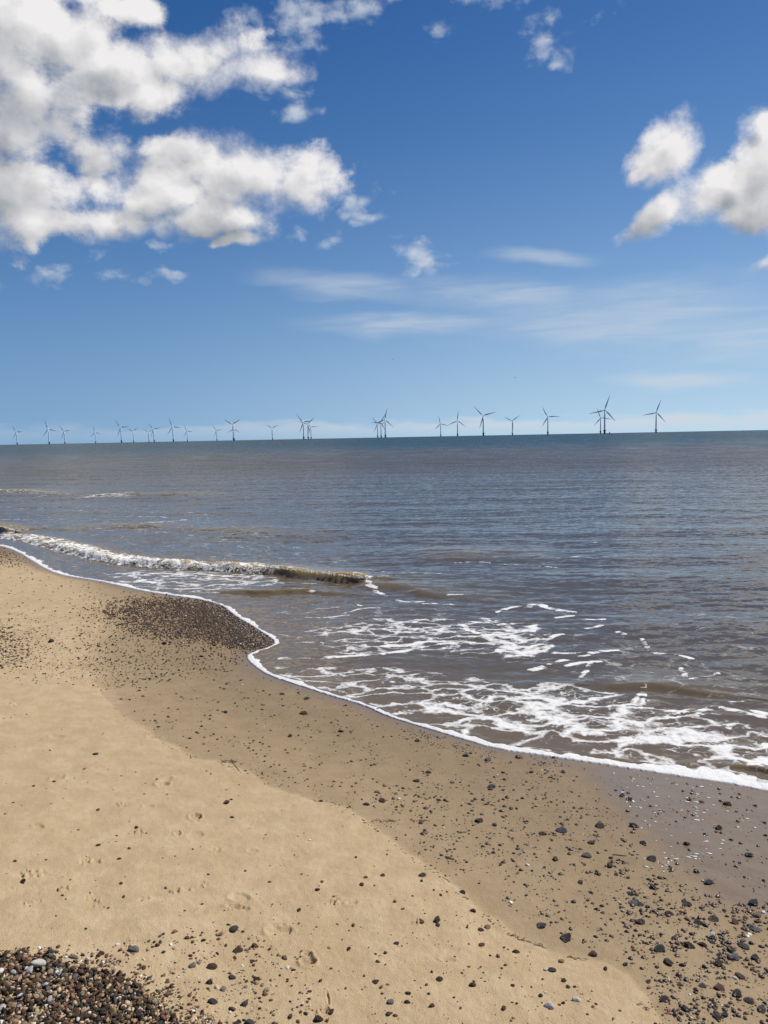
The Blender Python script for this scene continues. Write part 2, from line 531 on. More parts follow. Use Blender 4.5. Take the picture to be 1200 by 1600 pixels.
azf = np.arange(-34, 34.01, 0.066)
az = np.r_[np.arange(-180, -34, 3.0), azf, np.arange(37, 181, 3.0)]
az = R(1) * az
rr = np.r_[0.25, 0.7, np.geomspace(1.3, 36, 1050), np.geomspace(42, 3000, 14)]
BP, BQ = polar(az, rr)
bz, bd = base_z(BP)
keep = (bd[BQ] > -1.6).any(1) | (np.hypot(*BP[BQ[:, 0]].T) > 1e9)
BP, BQ, (bz, bd) = compact(BP, BQ, keep, bz, bd)
wetv, wsg = wet_of(BP, bd)
bz = bz + beach_detail(BP, bd, wetv)
# the small step where the last high wave stopped
bz = bz - 0.006 * sstep(-0.015, 0.02, wsg) * np.exp(-np.maximum(wsg, 0) / 0.5) * sstep(0.3, 1, bd)
bz = marks(BP, bz)
dg = seg_dist(BP, np.vstack([gloss_poly, gloss_poly[:1]]))
gl = np.where(inside(BP, gloss_poly), dg, -dg) + 0.10 * fbm(BP[:, 0] * 2.2, BP[:, 1] * 2.2, 3, 55)
gloss = sstep(-0.12, 0.22, gl)
band = 1 - sstep(0.02, 0.26 + 0.16 * vnoise(BP[:, 0] * 1.5, BP[:, 1] * 1.5, 3), bd)
gloss = np.maximum(gloss, band * 0.8)
HZ = (BP, bz)

mat_sand, t = material('sand')
pos = t.node('ShaderNodeNewGeometry').outputs['Position']
wet = t.attr('wet'); glo = t.attr('gloss')
n_big = t.noise(pos, 1.1, 4, 0.55); n_mid = t.noise(pos, 9, 5, 0.6); n_gr = t.noise(pos, 420, 2, 0.6); n_sp = t.noise(pos, 170, 2, 0.5)
dry_c = t.mix(n_big, (0.405, 0.297, 0.171), (0.530, 0.402, 0.247))
dry_c = t.mix(t.ss(n_mid, 0.35, 0.7), t.mix(0.6, dry_c, (0.37, 0.262, 0.142)), dry_c)
wet_c = t.mix(n_big, (0.225, 0.157, 0.088), (0.285, 0.204, 0.118))
wet_c = t.mix(t.ss(n_mid, 0.3, 0.7), t.mix(0.35, wet_c, (0.17, 0.115, 0.06)), wet_c)
col = t.mix(wet, dry_c, wet_c)
col = t.mix(t.m('MULTIPLY', glo, 0.75), col, (0.165, 0.115, 0.070))
grain = t.ss(n_gr, 0.25, 0.75, 0.78, 1.22)
col = t.mix(1.0, col, t.xyz(grain, grain, grain), 'MULTIPLY')
col = t.mix(t.ss(n_sp, 0.70, 0.78, 0, 0.55), col, (0.10, 0.065, 0.04))
rough = t.m('MULTIPLY_ADD', wet, -0.22, 0.95)
rough = t.m('SUBTRACT', rough, t.m('MULTIPLY', glo, t.ss(n_mid, 0.25, 0.75, 0.42, 0.56)))
hgt = t.m('ADD', t.m('MULTIPLY', n_gr, 0.35), t.m('ADD', t.m('MULTIPLY', n_mid, 2.0), n_sp))
nrm = t.bump(hgt, 0.0035, t.m('MULTIPLY_ADD', glo, -0.65, 0.8))
t.out(t.bsdf(col, rough, nrm, Specular_IOR_Level=t.m('MULTIPLY_ADD', glo, 0.22, 0.22)))
beach = link('beach', make_mesh('beach', np.c_[BP, bz], BQ, {'wet': wetv, 'gloss': gloss}), mat_sand)
tag(beach, 'pale dry sand turning darker and damp towards the waterline', 'beach', kind='structure')


class Ground:
    """Nearest-cell look-up of the finished sand height on the fine part of the polar sheet."""
    def __init__(self):
        self.P = BP; self.z = bz

    def __call__(self, P):
        z, d = base_z(P)
        wt, sg = wet_of(P, d)
        z = z + beach_detail(P, d, wt)
        z = z - 0.006 * sstep(-0.015, 0.02, sg) * np.exp(-np.maximum(sg, 0) / 0.5) * sstep(0.3, 1, d)
        return marks(P, z.copy()), d, wt


ground = Ground()

# ------------------------------------------------------------------ the sea
seaf = np.arange(-33, 33.01, 0.075)
az = R(1) * np.r_[np.arange(-100, -33, 2.0), seaf, np.arange(35, 121, 2.0)]
rr = np.r_[np.geomspace(2.6, 34, 1500), np.geomspace(34.2, 400, 330)[1:], np.geomspace(405, 60000, 60)]
SP, SQ = polar(az, rr)
sd = shore_d(SP)
keep = (sd[SQ] < 0.12).any(1)
SP, SQ, (sd,) = compact(SP, SQ, keep, sd)
x, y = SP[:, 0], SP[:, 1]
rad = np.hypot(x, y)
off = -sd                                            # metres seaward of the waterline
deep = sstep(0.2, 5.0, off)
# wind waves and swell: a sum of sines running at the shore, each dropped where the sheet is too coarse for it
sea_n = np.array([0.22, 0.975])
z = np.zeros(len(SP)); hx = np.zeros(len(SP)); hy = np.zeros(len(SP))
cell = np.where(rad < 34, rad * 0.0018, np.where(rad < 400, rad * 0.0078, rad * .09))
wx = x + 0.35 * fbm(x * .35, y * .35, 2, 61); wy = y + 0.35 * fbm(x * .35, y * .35, 2, 71)
for k in range(46):
    lam = 0.16 * (26 ** (k / 45.0)) * rng.uniform(.9, 1.1)
    th = rng.normal(0, 0.55 if lam < 1.5 else 0.22)
    dx_, dy_ = math.sin(th + 0.2), math.cos(th + 0.2)
    amp = 0.0021 * lam ** 0.9 * rng.uniform(.6, 1.3)
    fade = np.clip(lam / (4 * cell) - 0.5, 0, 1) * sstep(0, 1 + lam * 2, off)
    ph = (wx * dx_ + wy * dy_) * 2 * math.pi / lam + rng.uniform(0, 6.28)
    env = 0.75 + 0.6 * vnoise(x / (lam * 5) + k * 3.1, y / (lam * 3), k)
    z += amp * fade * env * np.cos(ph)
    hx += -0.7 * amp * fade * env * dx_ * np.sin(ph); hy += -0.7 * amp * fade * env * dy_ * np.sin(ph)


def world_line(px, n=2):
    return smooth_line(flat(*np.array(px, float).T), n)


foam = np.zeros(len(SP)); solid = np.zeros(len(SP)); wave_glow = np.zeros(len(SP))


def ridge(px, H, wf, wb, lean=0.0, foam_t=None, rough_amp=0.0, seed=0):
    """A wave standing on the traced line: steep shoreward face, long seaward back. H: heights at the traced points."""
    global z, hx, hy, foam, solid, wave_glow
    L = world_line(px, 2)
    m = np.where((x > L[:, 0].min() - 4) & (x < L[:, 0].max() + 4) & (y > L[:, 1].min() - 4) & (y < L[:, 1].max() + 5))[0]
    d, tt, sd_ = seg_dist(SP[m], L, True)
    s_ = np.where(sd_ > 0, d, -d)                 # traced from left to right: seaward side is positive
    tn = tt / (len(L) - 1) * (len(H) - 1)
    h = np.interp(tn, np.arange(len(H)), H)
    endfade = np.where((tt <= 0) | (tt >= len(L) - 1), np.exp(-(d / 0.5) ** 2), 1.0)
    h = h * endfade * (1 + 0.5 * vnoise(x[m] * 1.3, y[m] * 1.3, 90 + seed) + 0.25 * vnoise(x[m] * 4.1, y[m] * 4.1, 93 + seed))
    s_ = s_ + 0.11 * fbm(x[m] * 1.6, y[m] * 1.6, 3, 95 + seed)
    prof = np.where(s_ < 0, 1 - sstep(0, wf, -s_), np.exp(-(np.maximum(s_, 0) / wb) ** 1.5))
    z[m] += h * prof
    # push the crest over towards the beach
    n = np.array([L[-1] - L[0]])[0]; n = n / np.linalg.norm(n); nn = np.array([-n[1], n[0]])
    push = -lean * h * prof ** 2
    hx[m] += nn[0] * push; hy[m] += nn[1] * push
    wave_glow[m] = np.maximum(wave_glow[m], np.clip(prof * h / 0.10, 0, 1) * (1.0 if seed == 1 else 0.45))
    if foam_t is not None:
        f = np.interp(tn, np.arange(len(foam_t)), foam_t) * endfade
        zone = sstep(-wf * 1.9, -wf * 0.7, s_) * (1 - sstep(0.25, 0.7, s_))
        foam[m] = np.maximum(foam[m], f * zone)
        lum = fbm(x[m] * 9, y[m] * 9, 4, 200 + seed, 0.6)
        z[m] += rough_amp * f * zone * lum
        crest = np.exp(-((s_ - 0.0) / 0.06) ** 2) * h / 0.12
        foam[m] = np.maximum(foam[m], crest * 0.62 * endfade)


BREAK = [(5, 838), (40, 843), (100, 858), (160, 874), (210, 882), (270, 886), (330, 889), (390, 892), (440, 897), (500, 904), (545, 909), (575, 909)]
ridge(BREAK, [0.025, .045, .062, .072, .078, .082, .086, .092, .098, .098, .085, .035], 0.17, 0.5, 0.0,
      [.55, .62, .66, .70, .72, .70, .66, .50, .25, .10, .05, .2], 0.05, 1)
ridge([(575, 914), (640, 922), (700, 930), (790, 938)], [.045, .04, .025, .008], 0.30, 0.7, 0.0, None, 0, 2)
ridge([(-60, 822), (-20, 826), (20, 832)], [.22, .2, .05], 0.2, 0.5, 0.4, [.1, .2, .5], 0.05, 3)
ridge([(-60, 772), (0, 768), (60, 770), (110, 775)], [.13, .12, .08, .01], 0.7, 1.2, 0.1, [.5, .45, .4, .3], .03, 4)
ridge([(120, 776), (180, 775), (260, 773), (360, 776)], [.01, .08, .07, .01], 0.7, 1.3, 0.1, [.3, .5, .2, 0], .02, 5)
ridge([(80, 826), (150, 824), (230, 823), (330, 830)], [.01, .05, .05, .01], 0.5, 0.9, 0.1, None, 0, 6)
ridge([(270, 829), (380, 831), (500, 838)], [.01, .05, .01], 0.6, 1.1, 0.1, None, 0, 7)
ridge([(330, 926), (400, 928), (470, 927), (540, 930)], [.01, .045, .045, .01], 0.12, 0.3, 0.3, None, 0, 8)
ridge([(640, 872), (720, 868), (850, 872)], [.01, .05, .01], 0.7, 1.3, 0.1, None, 0, 9)
ridge([(930, 1073), (1000, 1076), (1070, 1080), (1150, 1090)], [.01, .03, .03, .01], 0.12, 0.35, 0.3, None, 0, 10)
ridge([(1120, 1201), (1160, 1206), (1200, 1210), (1260, 1218)], [.005, .022, .03, .03], 0.05, 0.12, 0.5, None, 0, 11)


def strand(px, wpx, val, soft=0.6):
    """Foam lying along a traced line; width in photograph pixels across, turned into metres on the water."""
    global foam
    L = world_line(px, 2)
    py = np.array(px, float)
    dist = np.hypot(L[:, 0], L[:, 1])
    wm = wpx * dist.mean() / F * 1.7
    pad = wm * 3
    m = np.where((x > L[:, 0].min() - pad) & (x < L[:, 0].max() + pad) & (y > L[:, 1].min() - pad) & (y < L[:, 1].max() + pad))[0]
    if not len(m): return
    jx = x[m] + wm * 0.9 * fbm(x[m] * 4, y[m] * 4, 2, 301); jy = y[m] + wm * 0.9 * fbm(x[m] * 4, y[m] * 4, 2, 311)
    d = seg_dist(np.c_[jx, jy], L)
    f = val * (1 - sstep(wm * (1 - soft), wm * (1 + soft), d)) * (0.96 + 0.5 * fbm(x[m] * 7, y[m] * 11, 3, 341))
    foam[m] = np.maximum(foam[m], f)


def patch(px, val, soft_px):
    global foam
    poly = flat(*np.array(px, float).T)
    dist = np.hypot(*poly.mean(0))
    sm = soft_px * dist / F * 2
    m = np.where((x > poly[:, 0].min() - sm) & (x < poly[:, 0].max() + sm) & (y > poly[:, 1].min() - sm) & (y < poly[:, 1].max() + sm))[0]
    q = np.c_[x[m] + sm * 1.2 * fbm(x[m] * 3, y[m] * 3, 2, 321), y[m] + sm * 1.2 * fbm(x[m] * 3, y[m] * 3, 2, 331)]
    d = seg_dist(q, np.vstack([poly, poly[:1]]))
    d = np.where(inside(q, poly), d, -d)
    foam[m] = np.maximum(foam[m], val * sstep(-sm * 0.4, sm * 0.6, d))


# lace near the waterline
patch([(400, 1045), (560, 1040), (700, 1052), (800, 1068), (880, 1065), (1010, 1092), (1110, 1110), (1200, 1140), (1420, 1175), (1700, 1215), (1750, 1325), (1420, 1280), (1200, 1236), (1058, 1212), (917, 1190),
       (775, 1170), (654, 1134), (520, 1088)], 0.50, 14)
patch([(640, 1100), (760, 1075), (900, 1075), (1010, 1105), (1200, 1160), (1420, 1205), (1650, 1245), (1650, 1290), (1420, 1250), (1200, 1205), (1040, 1180), (900, 1150), (760, 1135), (680, 1130)], 0.62, 10)
patch([(480, 985), (600, 965), (760, 968), (850, 975), (870, 1010), (800, 1032), (700, 1022), (600, 1025), (520, 1030)], 0.49, 14)
patch([(770, 975), (840, 975), (852, 1000), (870, 1010), (850, 1032), (800, 1030), (770, 1020)], 0.64, 8)
patch([(640, 985), (750, 965), (800, 990), (770, 1015), (690, 1015)], 0.50, 10)
patch([(150, 897), (250, 890), (340, 893), (430, 900), (450, 913), (340, 930), (240, 923), (180, 913)], 0.47, 8)
for ln, wd, vl in [
    ([(440, 1030), (520, 1029), (600, 1024), (660, 1012), (720, 1003)], 4, .80),
    ([(830, 1048), (880, 1034), (930, 1022), (960, 1017)], 4, .80), ([(840, 1018), (870, 1022), (905, 1021), (930, 1021)], 3, .74),
    ([(850, 1005), (862, 996), (880, 993)], 3, .72), ([(925, 1035), (915, 1048), (905, 1058)], 3, .78), ([(885, 1042), (905, 1037), (935, 1035)], 3, .85),
    ([(775, 956), (790, 950), (815, 948)], 3, .85), ([(825, 950), (835, 943), (860, 950), (895, 956)], 4, .85), ([(868, 966), (895, 962)], 3, .8),
    ([(912, 968), (940, 968)], 3, .8), ([(916, 984), (940, 980)], 3, .8), ([(965, 990), (975, 993)], 4, .75), ([(1003, 1000), (1008, 1010), (1020, 1021)], 3, .7),
    ([(1026, 1022), (1060, 1024), (1080, 1030)], 3, .8), ([(1065, 1045), (1070, 1058)], 3, .7), ([(1080, 1062), (1100, 1058), (1120, 1053)], 3, .8),
    ([(985, 1105), (998, 1088), (1009, 1074)], 3.2, .80), ([(1000, 1108), (1008, 1092), (1007, 1078)], 2.5, .7), ([(1040, 1114), (1090, 1118), (1112, 1104), (1150, 1112), (1200, 1124)], 5, .74),
    ([(1140, 1098), (1170, 1097)], 2, .7), ([(1180, 1112), (1200, 1118), (1240, 1122)], 6, .8),
    ([(1130, 1150), (1135, 1140), (1150, 1130)], 4, .75),
    ([(580, 905), (600, 903), (650, 896)], 3, .55), ([(575, 918), (590, 925), (605, 932)], 3, .60), ([(615, 936), (640, 942), (660, 940)], 3, .75),
    ([(580, 905), (572, 914), (590, 922)], 3, .62), ([(655, 944), (685, 943)], 3, .72), ([(695, 944), (710, 944)], 3, .7), ([(700, 932), (745, 930)], 2, .55),
    ([(540, 958), (570, 950), (620, 950)], 2, .6), ([(560, 945), (580, 950), (620, 948)], 2, .62), ([(480, 966), (510, 966), (545, 962)], 2, .6),
    ([(640, 980), (650, 970), (680, 968)], 3, .75), ([(650, 970), (700, 968), (760, 975)], 3, .7), ([(680, 985), (700, 990), (770, 985)], 3, .8), ([(720, 975), (735, 990), (760, 995)], 4, .8),
    ([(600, 1010), (640, 1008), (700, 1000), (770, 1008)], 4, .78), ([(755, 968), (765, 975), (800, 982)], 5, .85), ([(600, 988), (640, 990), (660, 980)], 3, .7),
    # behind the breaker and far left
    ([(0, 812), (60, 812), (150, 808), (230, 806), (330, 810)], 2, .50), ([(225, 819), (265, 817), (290, 813)], 3, .78), ([(190, 822), (240, 820)], 2, .5), ([(0, 793), (90, 797), (200, 800), (320, 803)], 2, .42),
    ([(120, 779), (150, 776), (205, 769)], 2, .70), ([(0, 778), (40, 778), (90, 772)], 2, .45), ([(20, 752), (90, 752)], 1.5, .3), ([(60, 760), (95, 756)], 2, .5),
    ([(0, 842), (30, 842), (60, 843)], 2, .7),
    ([(560, 890), (640, 897), (700, 898)], 2, .6), ([(710, 880), (750, 878), (790, 883), (830, 880)], 2, .5), ([(800, 882), (870, 886)], 2, .5), ([(910, 850), (930, 848)], 2, .6), ([(890, 872), (905, 870)], 2, .6), ([(960, 843), (976, 843)], 2, .6),
    ([(160, 820), (300, 838), (400, 850), (470, 858)], 9, .36), ([(250, 845), (340, 850), (420, 862)], 7, .34),
    # below the breaker
    ([(200, 905), (260, 900), (330, 898), (420, 904)], 8, .52), ([(180, 915), (230, 915), (300, 905), (380, 905)], 5, .58), ([(230, 896), (300, 899), (400, 903)], 3, .7), ([(110, 885), (150, 890), (180, 893)], 2, .38),
    ([(205, 900), (220, 908), (240, 912)], 4, .8), ([(420, 912), (470, 911), (530, 914)], 2, .55), ([(460, 925), (490, 928)], 2, .6), ([(400, 955), (440, 975), (480, 1000)], 10, .30), ([(440, 990), (470, 1005), (520, 1008)], 7, .4)]:
    strand(ln, wd, vl)
patch([(400, 940), (700, 940), (1000, 1000), (1200, 1060), (1200, 1120), (900, 1060), (600, 1030), (440, 1020)], 0.33, 20)
patch([(0, 780), (300, 790), (480, 850), (560, 880), (500, 890), (250, 872), (100, 830), (0, 825)], 0.33, 12)
patch([(1000, 960), (1200, 940), (1200, 1060), (1060, 1060)], 0.31, 20)
# foam pushed ahead by the last of the wave: a bead along the waterline, thin in the left, thick in the right
beadw = np.interp(x, [-9, -4, -1.5, 0, 1.2, 2.5], [0.10, 0.085, 0.050, 0.045, 0.075, 0.165]) * (1 + 1.1 * fbm(x * 2.1, y * 2.1, 3, 401))
bead = (1 - sstep(0.55, 1.0, off / np.maximum(beadw, 0.012) + 0.45 * fbm(x * 9, y * 9, 3, 411)))
solid = bead
# water surface heights near the edge: a thin tongue over the sand with a rounded lip
lip = 0.008 * np.sqrt(np.clip((off + 0.012) / 0.05, 0, 1)) * (1 + 0.5 * vnoise(x * 14, y * 14, 421))
film = 0.010 * (1 - sstep(0.3, 3.0, off))
z = z * sstep(0.0, 0.25, off) + np.where(off > -0.012, lip * (0.5 + 0.5 * (1 - sstep(beadw, beadw * 2, off))) + film * 0.4, -0.03 - 0.25 * np.maximum(-off - .012, 0))
foam = np.clip(foam, 0, 1)
z = z + 0.004 * sstep(0.5, 0.9, foam) * np.exp(-rad / 20)
hxy = sstep(0.05, 0.5, off)
shallow = np.exp(-np.maximum(off, 0) / 1.6)

mat_sea, t = material('sea_water')
pos = t.node('ShaderNodeNewGeometry').outputs['Position']
s3 = t.sep(pos)
dist = t.v('LENGTH', t.xyz(s3[0], s3[1], 0))
a_foam = t.attr('foam'); a_solid = t.attr('solid'); a_sh = t.attr('shallow'); a_glow = t.attr('wave_glow')
# body of the water: silty brown inshore, grey green offshore
n_pl = t.noise(t.v('MULTIPLY', pos, (0.02, 0.05, 0)), 1.0, 4, 0.55)
offc = t.ss(t.m('ADD', dist, t.m('MULTIPLY', t.m('SUBTRACT', n_pl, .5), 90)), 70, 190)
body = t.mix(t.ss(dist, 5, 45), (0.080, 0.067, 0.049), (0.106, 0.099, 0.081))
body = t.mix(a_sh, body, (0.155, 0.112, 0.066))
body = t.mix(t.m('MULTIPLY', a_glow, 0.85), body, (0.400, 0.285, 0.110))  # wave faces painted brighter, in place of sunlight coming through the water
body = t.mix(offc, body, (0.040, 0.070, 0.074))
# ripples as tilted normals, stretched along the wave crests
flatp = t.v('MULTIPLY', pos, (1, 1, 0))
r1 = t.noise(t.v('MULTIPLY', flatp, (4.6, 10.5, 1)), 1.0, 4, 0.6, out=1)
r2 = t.noise(t.v('MULTIPLY', flatp, (14, 26, 1)), 1.0, 3, 0.55, out=1)
r3 = t.noise(t.v('MULTIPLY', flatp, (0.35, 0.9, 1)), 1.0, 4, 0.6, out=1)
tilt = t.v('ADD', t.v('SCALE', t.v('SUBTRACT', r1, (.5, .5, .5)), scale=t.ss(dist, 3, 40, 0.28, 0.52)), t.v('SCALE', t.v('SUBTRACT', r2, (.5, .5, .5)), scale=t.ss(dist, 3, 30, 0.16, 0.40)))
tilt = t.v('ADD', tilt, t.v('SCALE', t.v('SUBTRACT', r3, (.5, .5, .5)), scale=t.ss(dist, 15, 120, 0.0, 0.36)))
tilt = t.v('MULTIPLY', tilt, (0.9, 1.5, 0))
tilt = t.v('ADD', tilt, t.xyz(0.0, t.ss(dist, 6, 60, -0.03, -0.20), 0.0))      # the waves run at the shore: their steeper faces look that way
tilt = t.v('SCALE', tilt, scale=t.m('MULTIPLY_ADD', a_sh, -0.45, 1.0))
nrm = t.v('NORMALIZE', t.v('ADD', t.node('ShaderNodeNewGeometry').outputs['Normal'], tilt))
water = t.bsdf(body, t.ss(dist, 10, 300, 0.06, 0.22), nrm, IOR=1.333, Specular_IOR_Level=t.ss(dist, 8, 60, 0.46, 0.22), Subsurface_Weight=t.m('MULTIPLY', a_glow, 0.9), Subsurface_Radius=(0.45, 0.32, 0.14), Subsurface_Scale=0.8)
# foam: a warped web whose strands widen with the amount of foam
wv = t.v('SCALE', t.v('SUBTRACT', t.noise(flatp, 2.6, 4, 0.55, out=1), (.5, .5, .5)), scale=0.55)
wp = t.v('ADD', flatp, wv)
rotm = t.node('ShaderNodeMapping'); t.put(rotm.inputs[0], wp); rotm.inputs['Rotation'].default_value = (0, 0, R(22)); rotm.inputs['Scale'].default_value = (0.46, 1.25, 1)
e1 = t.vor(rotm.outputs[0], 3.6, 'DISTANCE_TO_EDGE')
e2 = t.vor(rotm.outputs[0], 10.5, 'DISTANCE_TO_EDGE')
nf = t.noise(wp, 5.0, 6, 0.62)
nfine = t.noise(flatp, 38, 4, 0.65)
web = t.m('MINIMUM', t.m('MULTIPLY', e1, 1.0), t.m('MULTIPLY_ADD', e2, 1.15, 0.075))
web = t.m('ADD', web, t.m('MULTIPLY', t.m('SUBTRACT', nf, 0.5), 0.30))
web = t.m('ADD', web, t.m('MULTIPLY', t.m('SUBTRACT', nfine, 0.5), 0.13))
thick = t.m('MULTIPLY_ADD', a_foam, 0.39, -0.112)
f_lace = t.ss(t.m('SUBTRACT', thick, web), -0.012, 0.035)
f_lace = t.m('MULTIPLY', f_lace, t.ss(a_foam, 0.12, 0.5))
f_sol = t.ss(t.m('ADD', a_solid, t.m('MULTIPLY', t.m('SUBTRACT', nfine, .5), 0.7)), 0.38, 0.60)
ff = t.m('MAXIMUM', f_lace, f_sol)
fcol = t.mix(t.ss(nfine, 0.25, 0.6), (0.66, 0.64, 0.60), (0.80, 0.785, 0.755))
fb = t.noise(flatp, 90, 4, 0.6)
fn = t.bump(t.m('ADD', t.m('MULTIPLY', nfine, 2.0), fb), 0.005, 0.5)
froth = t.bsdf(fcol, 0.75, fn, Specular_IOR_Level=0.2, Subsurface_Weight=t.m('MULTIPLY', a_glow, 0.7), Subsurface_Radius=(0.2, 0.18, 0.15), Subsurface_Scale=0.6)
thin = t.ss(t.m('ADD', t.m('SUBTRACT', thick, web), t.m('MULTIPLY', t.m('SUBTRACT', t.noise(flatp, 17, 4, 0.6), 0.5), 0.24)), -0.01, 0.13, 0.30, 1.0)
t.out(t.mixsh(t.m('MULTIPLY', ff, t.m('MAXIMUM', thin, f_sol)), water, froth))
SV = np.c_[x + hx * hxy, y + hy * hxy, z]
sea = link('sea', make_mesh('sea', SV, SQ, {'foam': foam, 'solid': solid, 'shallow': shallow, 'wave_glow': wave_glow}), mat_sea)
tag(sea, 'silty brown sea with foam lace and a small breaker, grey green offshore', 'sea', kind='structure')

# ------------------------------------------------------------------ small rounded shapes
def ico(sub):
    import bmesh
    bm = bmesh.new(); bmesh.ops.create_icosphere(bm, subdivisions=sub, radius=1.0)
    V = np.array([v.co[:] for v in bm.verts]); Q = np.array([[v.index for v in f.verts] for f in bm.faces])
    bm.free()
    return V, Q


def pebble_shape(sub, seed, angular=0.3):
    r_ = np.random.default_rng(seed)
    V, Q = ico(sub)
    V = V.copy()
    for _ in range(7):                              # worn flats
        n = r_.normal(size=3); n /= np.linalg.norm(n)
        c = r_.uniform(0.62, 0.9)
        d = V @ n
        m = d > c
        V[m] -= np.outer((d[m] - c) * (0.55 + angular), n)
    f = r_.normal(size=(3, 3)) * 1.1
    for k in range(3):
        V *= (1 + 0.07 * np.sin(V @ f[k] * 2 + k))[:, None]
    V *= np.array([1.0, r_.uniform(.62, .9), r_.uniform(.42, .66)])
    return V, Q


def merge_shapes(items, shapes):
    """items: (shape index, matrix 3x3, location, colour) -> one mesh's arrays."""
    Vs, Qs, Cs = [], [], []; n = 0
    for si, M, loc, colr in items:
        V, Q = shapes[si]
        Vs.append(V @ M.T + loc); Qs.append(Q + n); n += len(V)
        Cs.append(np.tile(colr, (len(V), 1)))
    return np.vstack(Vs), np.vstack(Qs), np.vstack(Cs)


def rot_z(a):
    return np.array([[math.cos(a), -math.sin(a), 0], [math.sin(a), math.cos(a), 0], [0, 0, 1.0]])


def rot_any(a, b):
    rx = np.array([[1, 0, 0], [0, math.cos(a), -math.sin(a)], [0, math.sin(a), math.cos(a)]])
    ry = np.array([[math.cos(b), 0, math.sin(b)], [0, 1, 0], [-math.sin(b), 0, math.cos(b)]])
    return rx @ ry


# ------------------------------------------------------------------ pebbles
PAL = {'black': (0.018, 0.016, 0.015), 'slate': (0.050, 0.050, 0.053), 'grey': (0.16, 0.15, 0.14), 'dark brown': (0.055, 0.032, 0.019), 'brown': (0.120, 0.064, 0.033),
       'red brown': (0.155, 0.060, 0.035), 'tan': (0.30, 0.20, 0.11), 'white': (0.66, 0.63, 0.57), 'orange': (0.34, 0.18, 0.08), 'cream': (0.50, 0.39, 0.24)}
PK = list(PAL)
MIXES = {'shore': [.13, .02, .01, .38, .33, .06, .05, .006, .004, .01], 'dry': [.22, .05, .02, .34, .24, .06, .035, .015, .005, .015], 'bank': [.15, .04, .04, .25, .18, .03, .15, .035, .015, .11], 'wet': [.22, .05, .01, .40, .20, .10, .02, .008, .005, .017]}
MIXES = {k: np.array(v) / sum(v) for k, v in MIXES.items()}

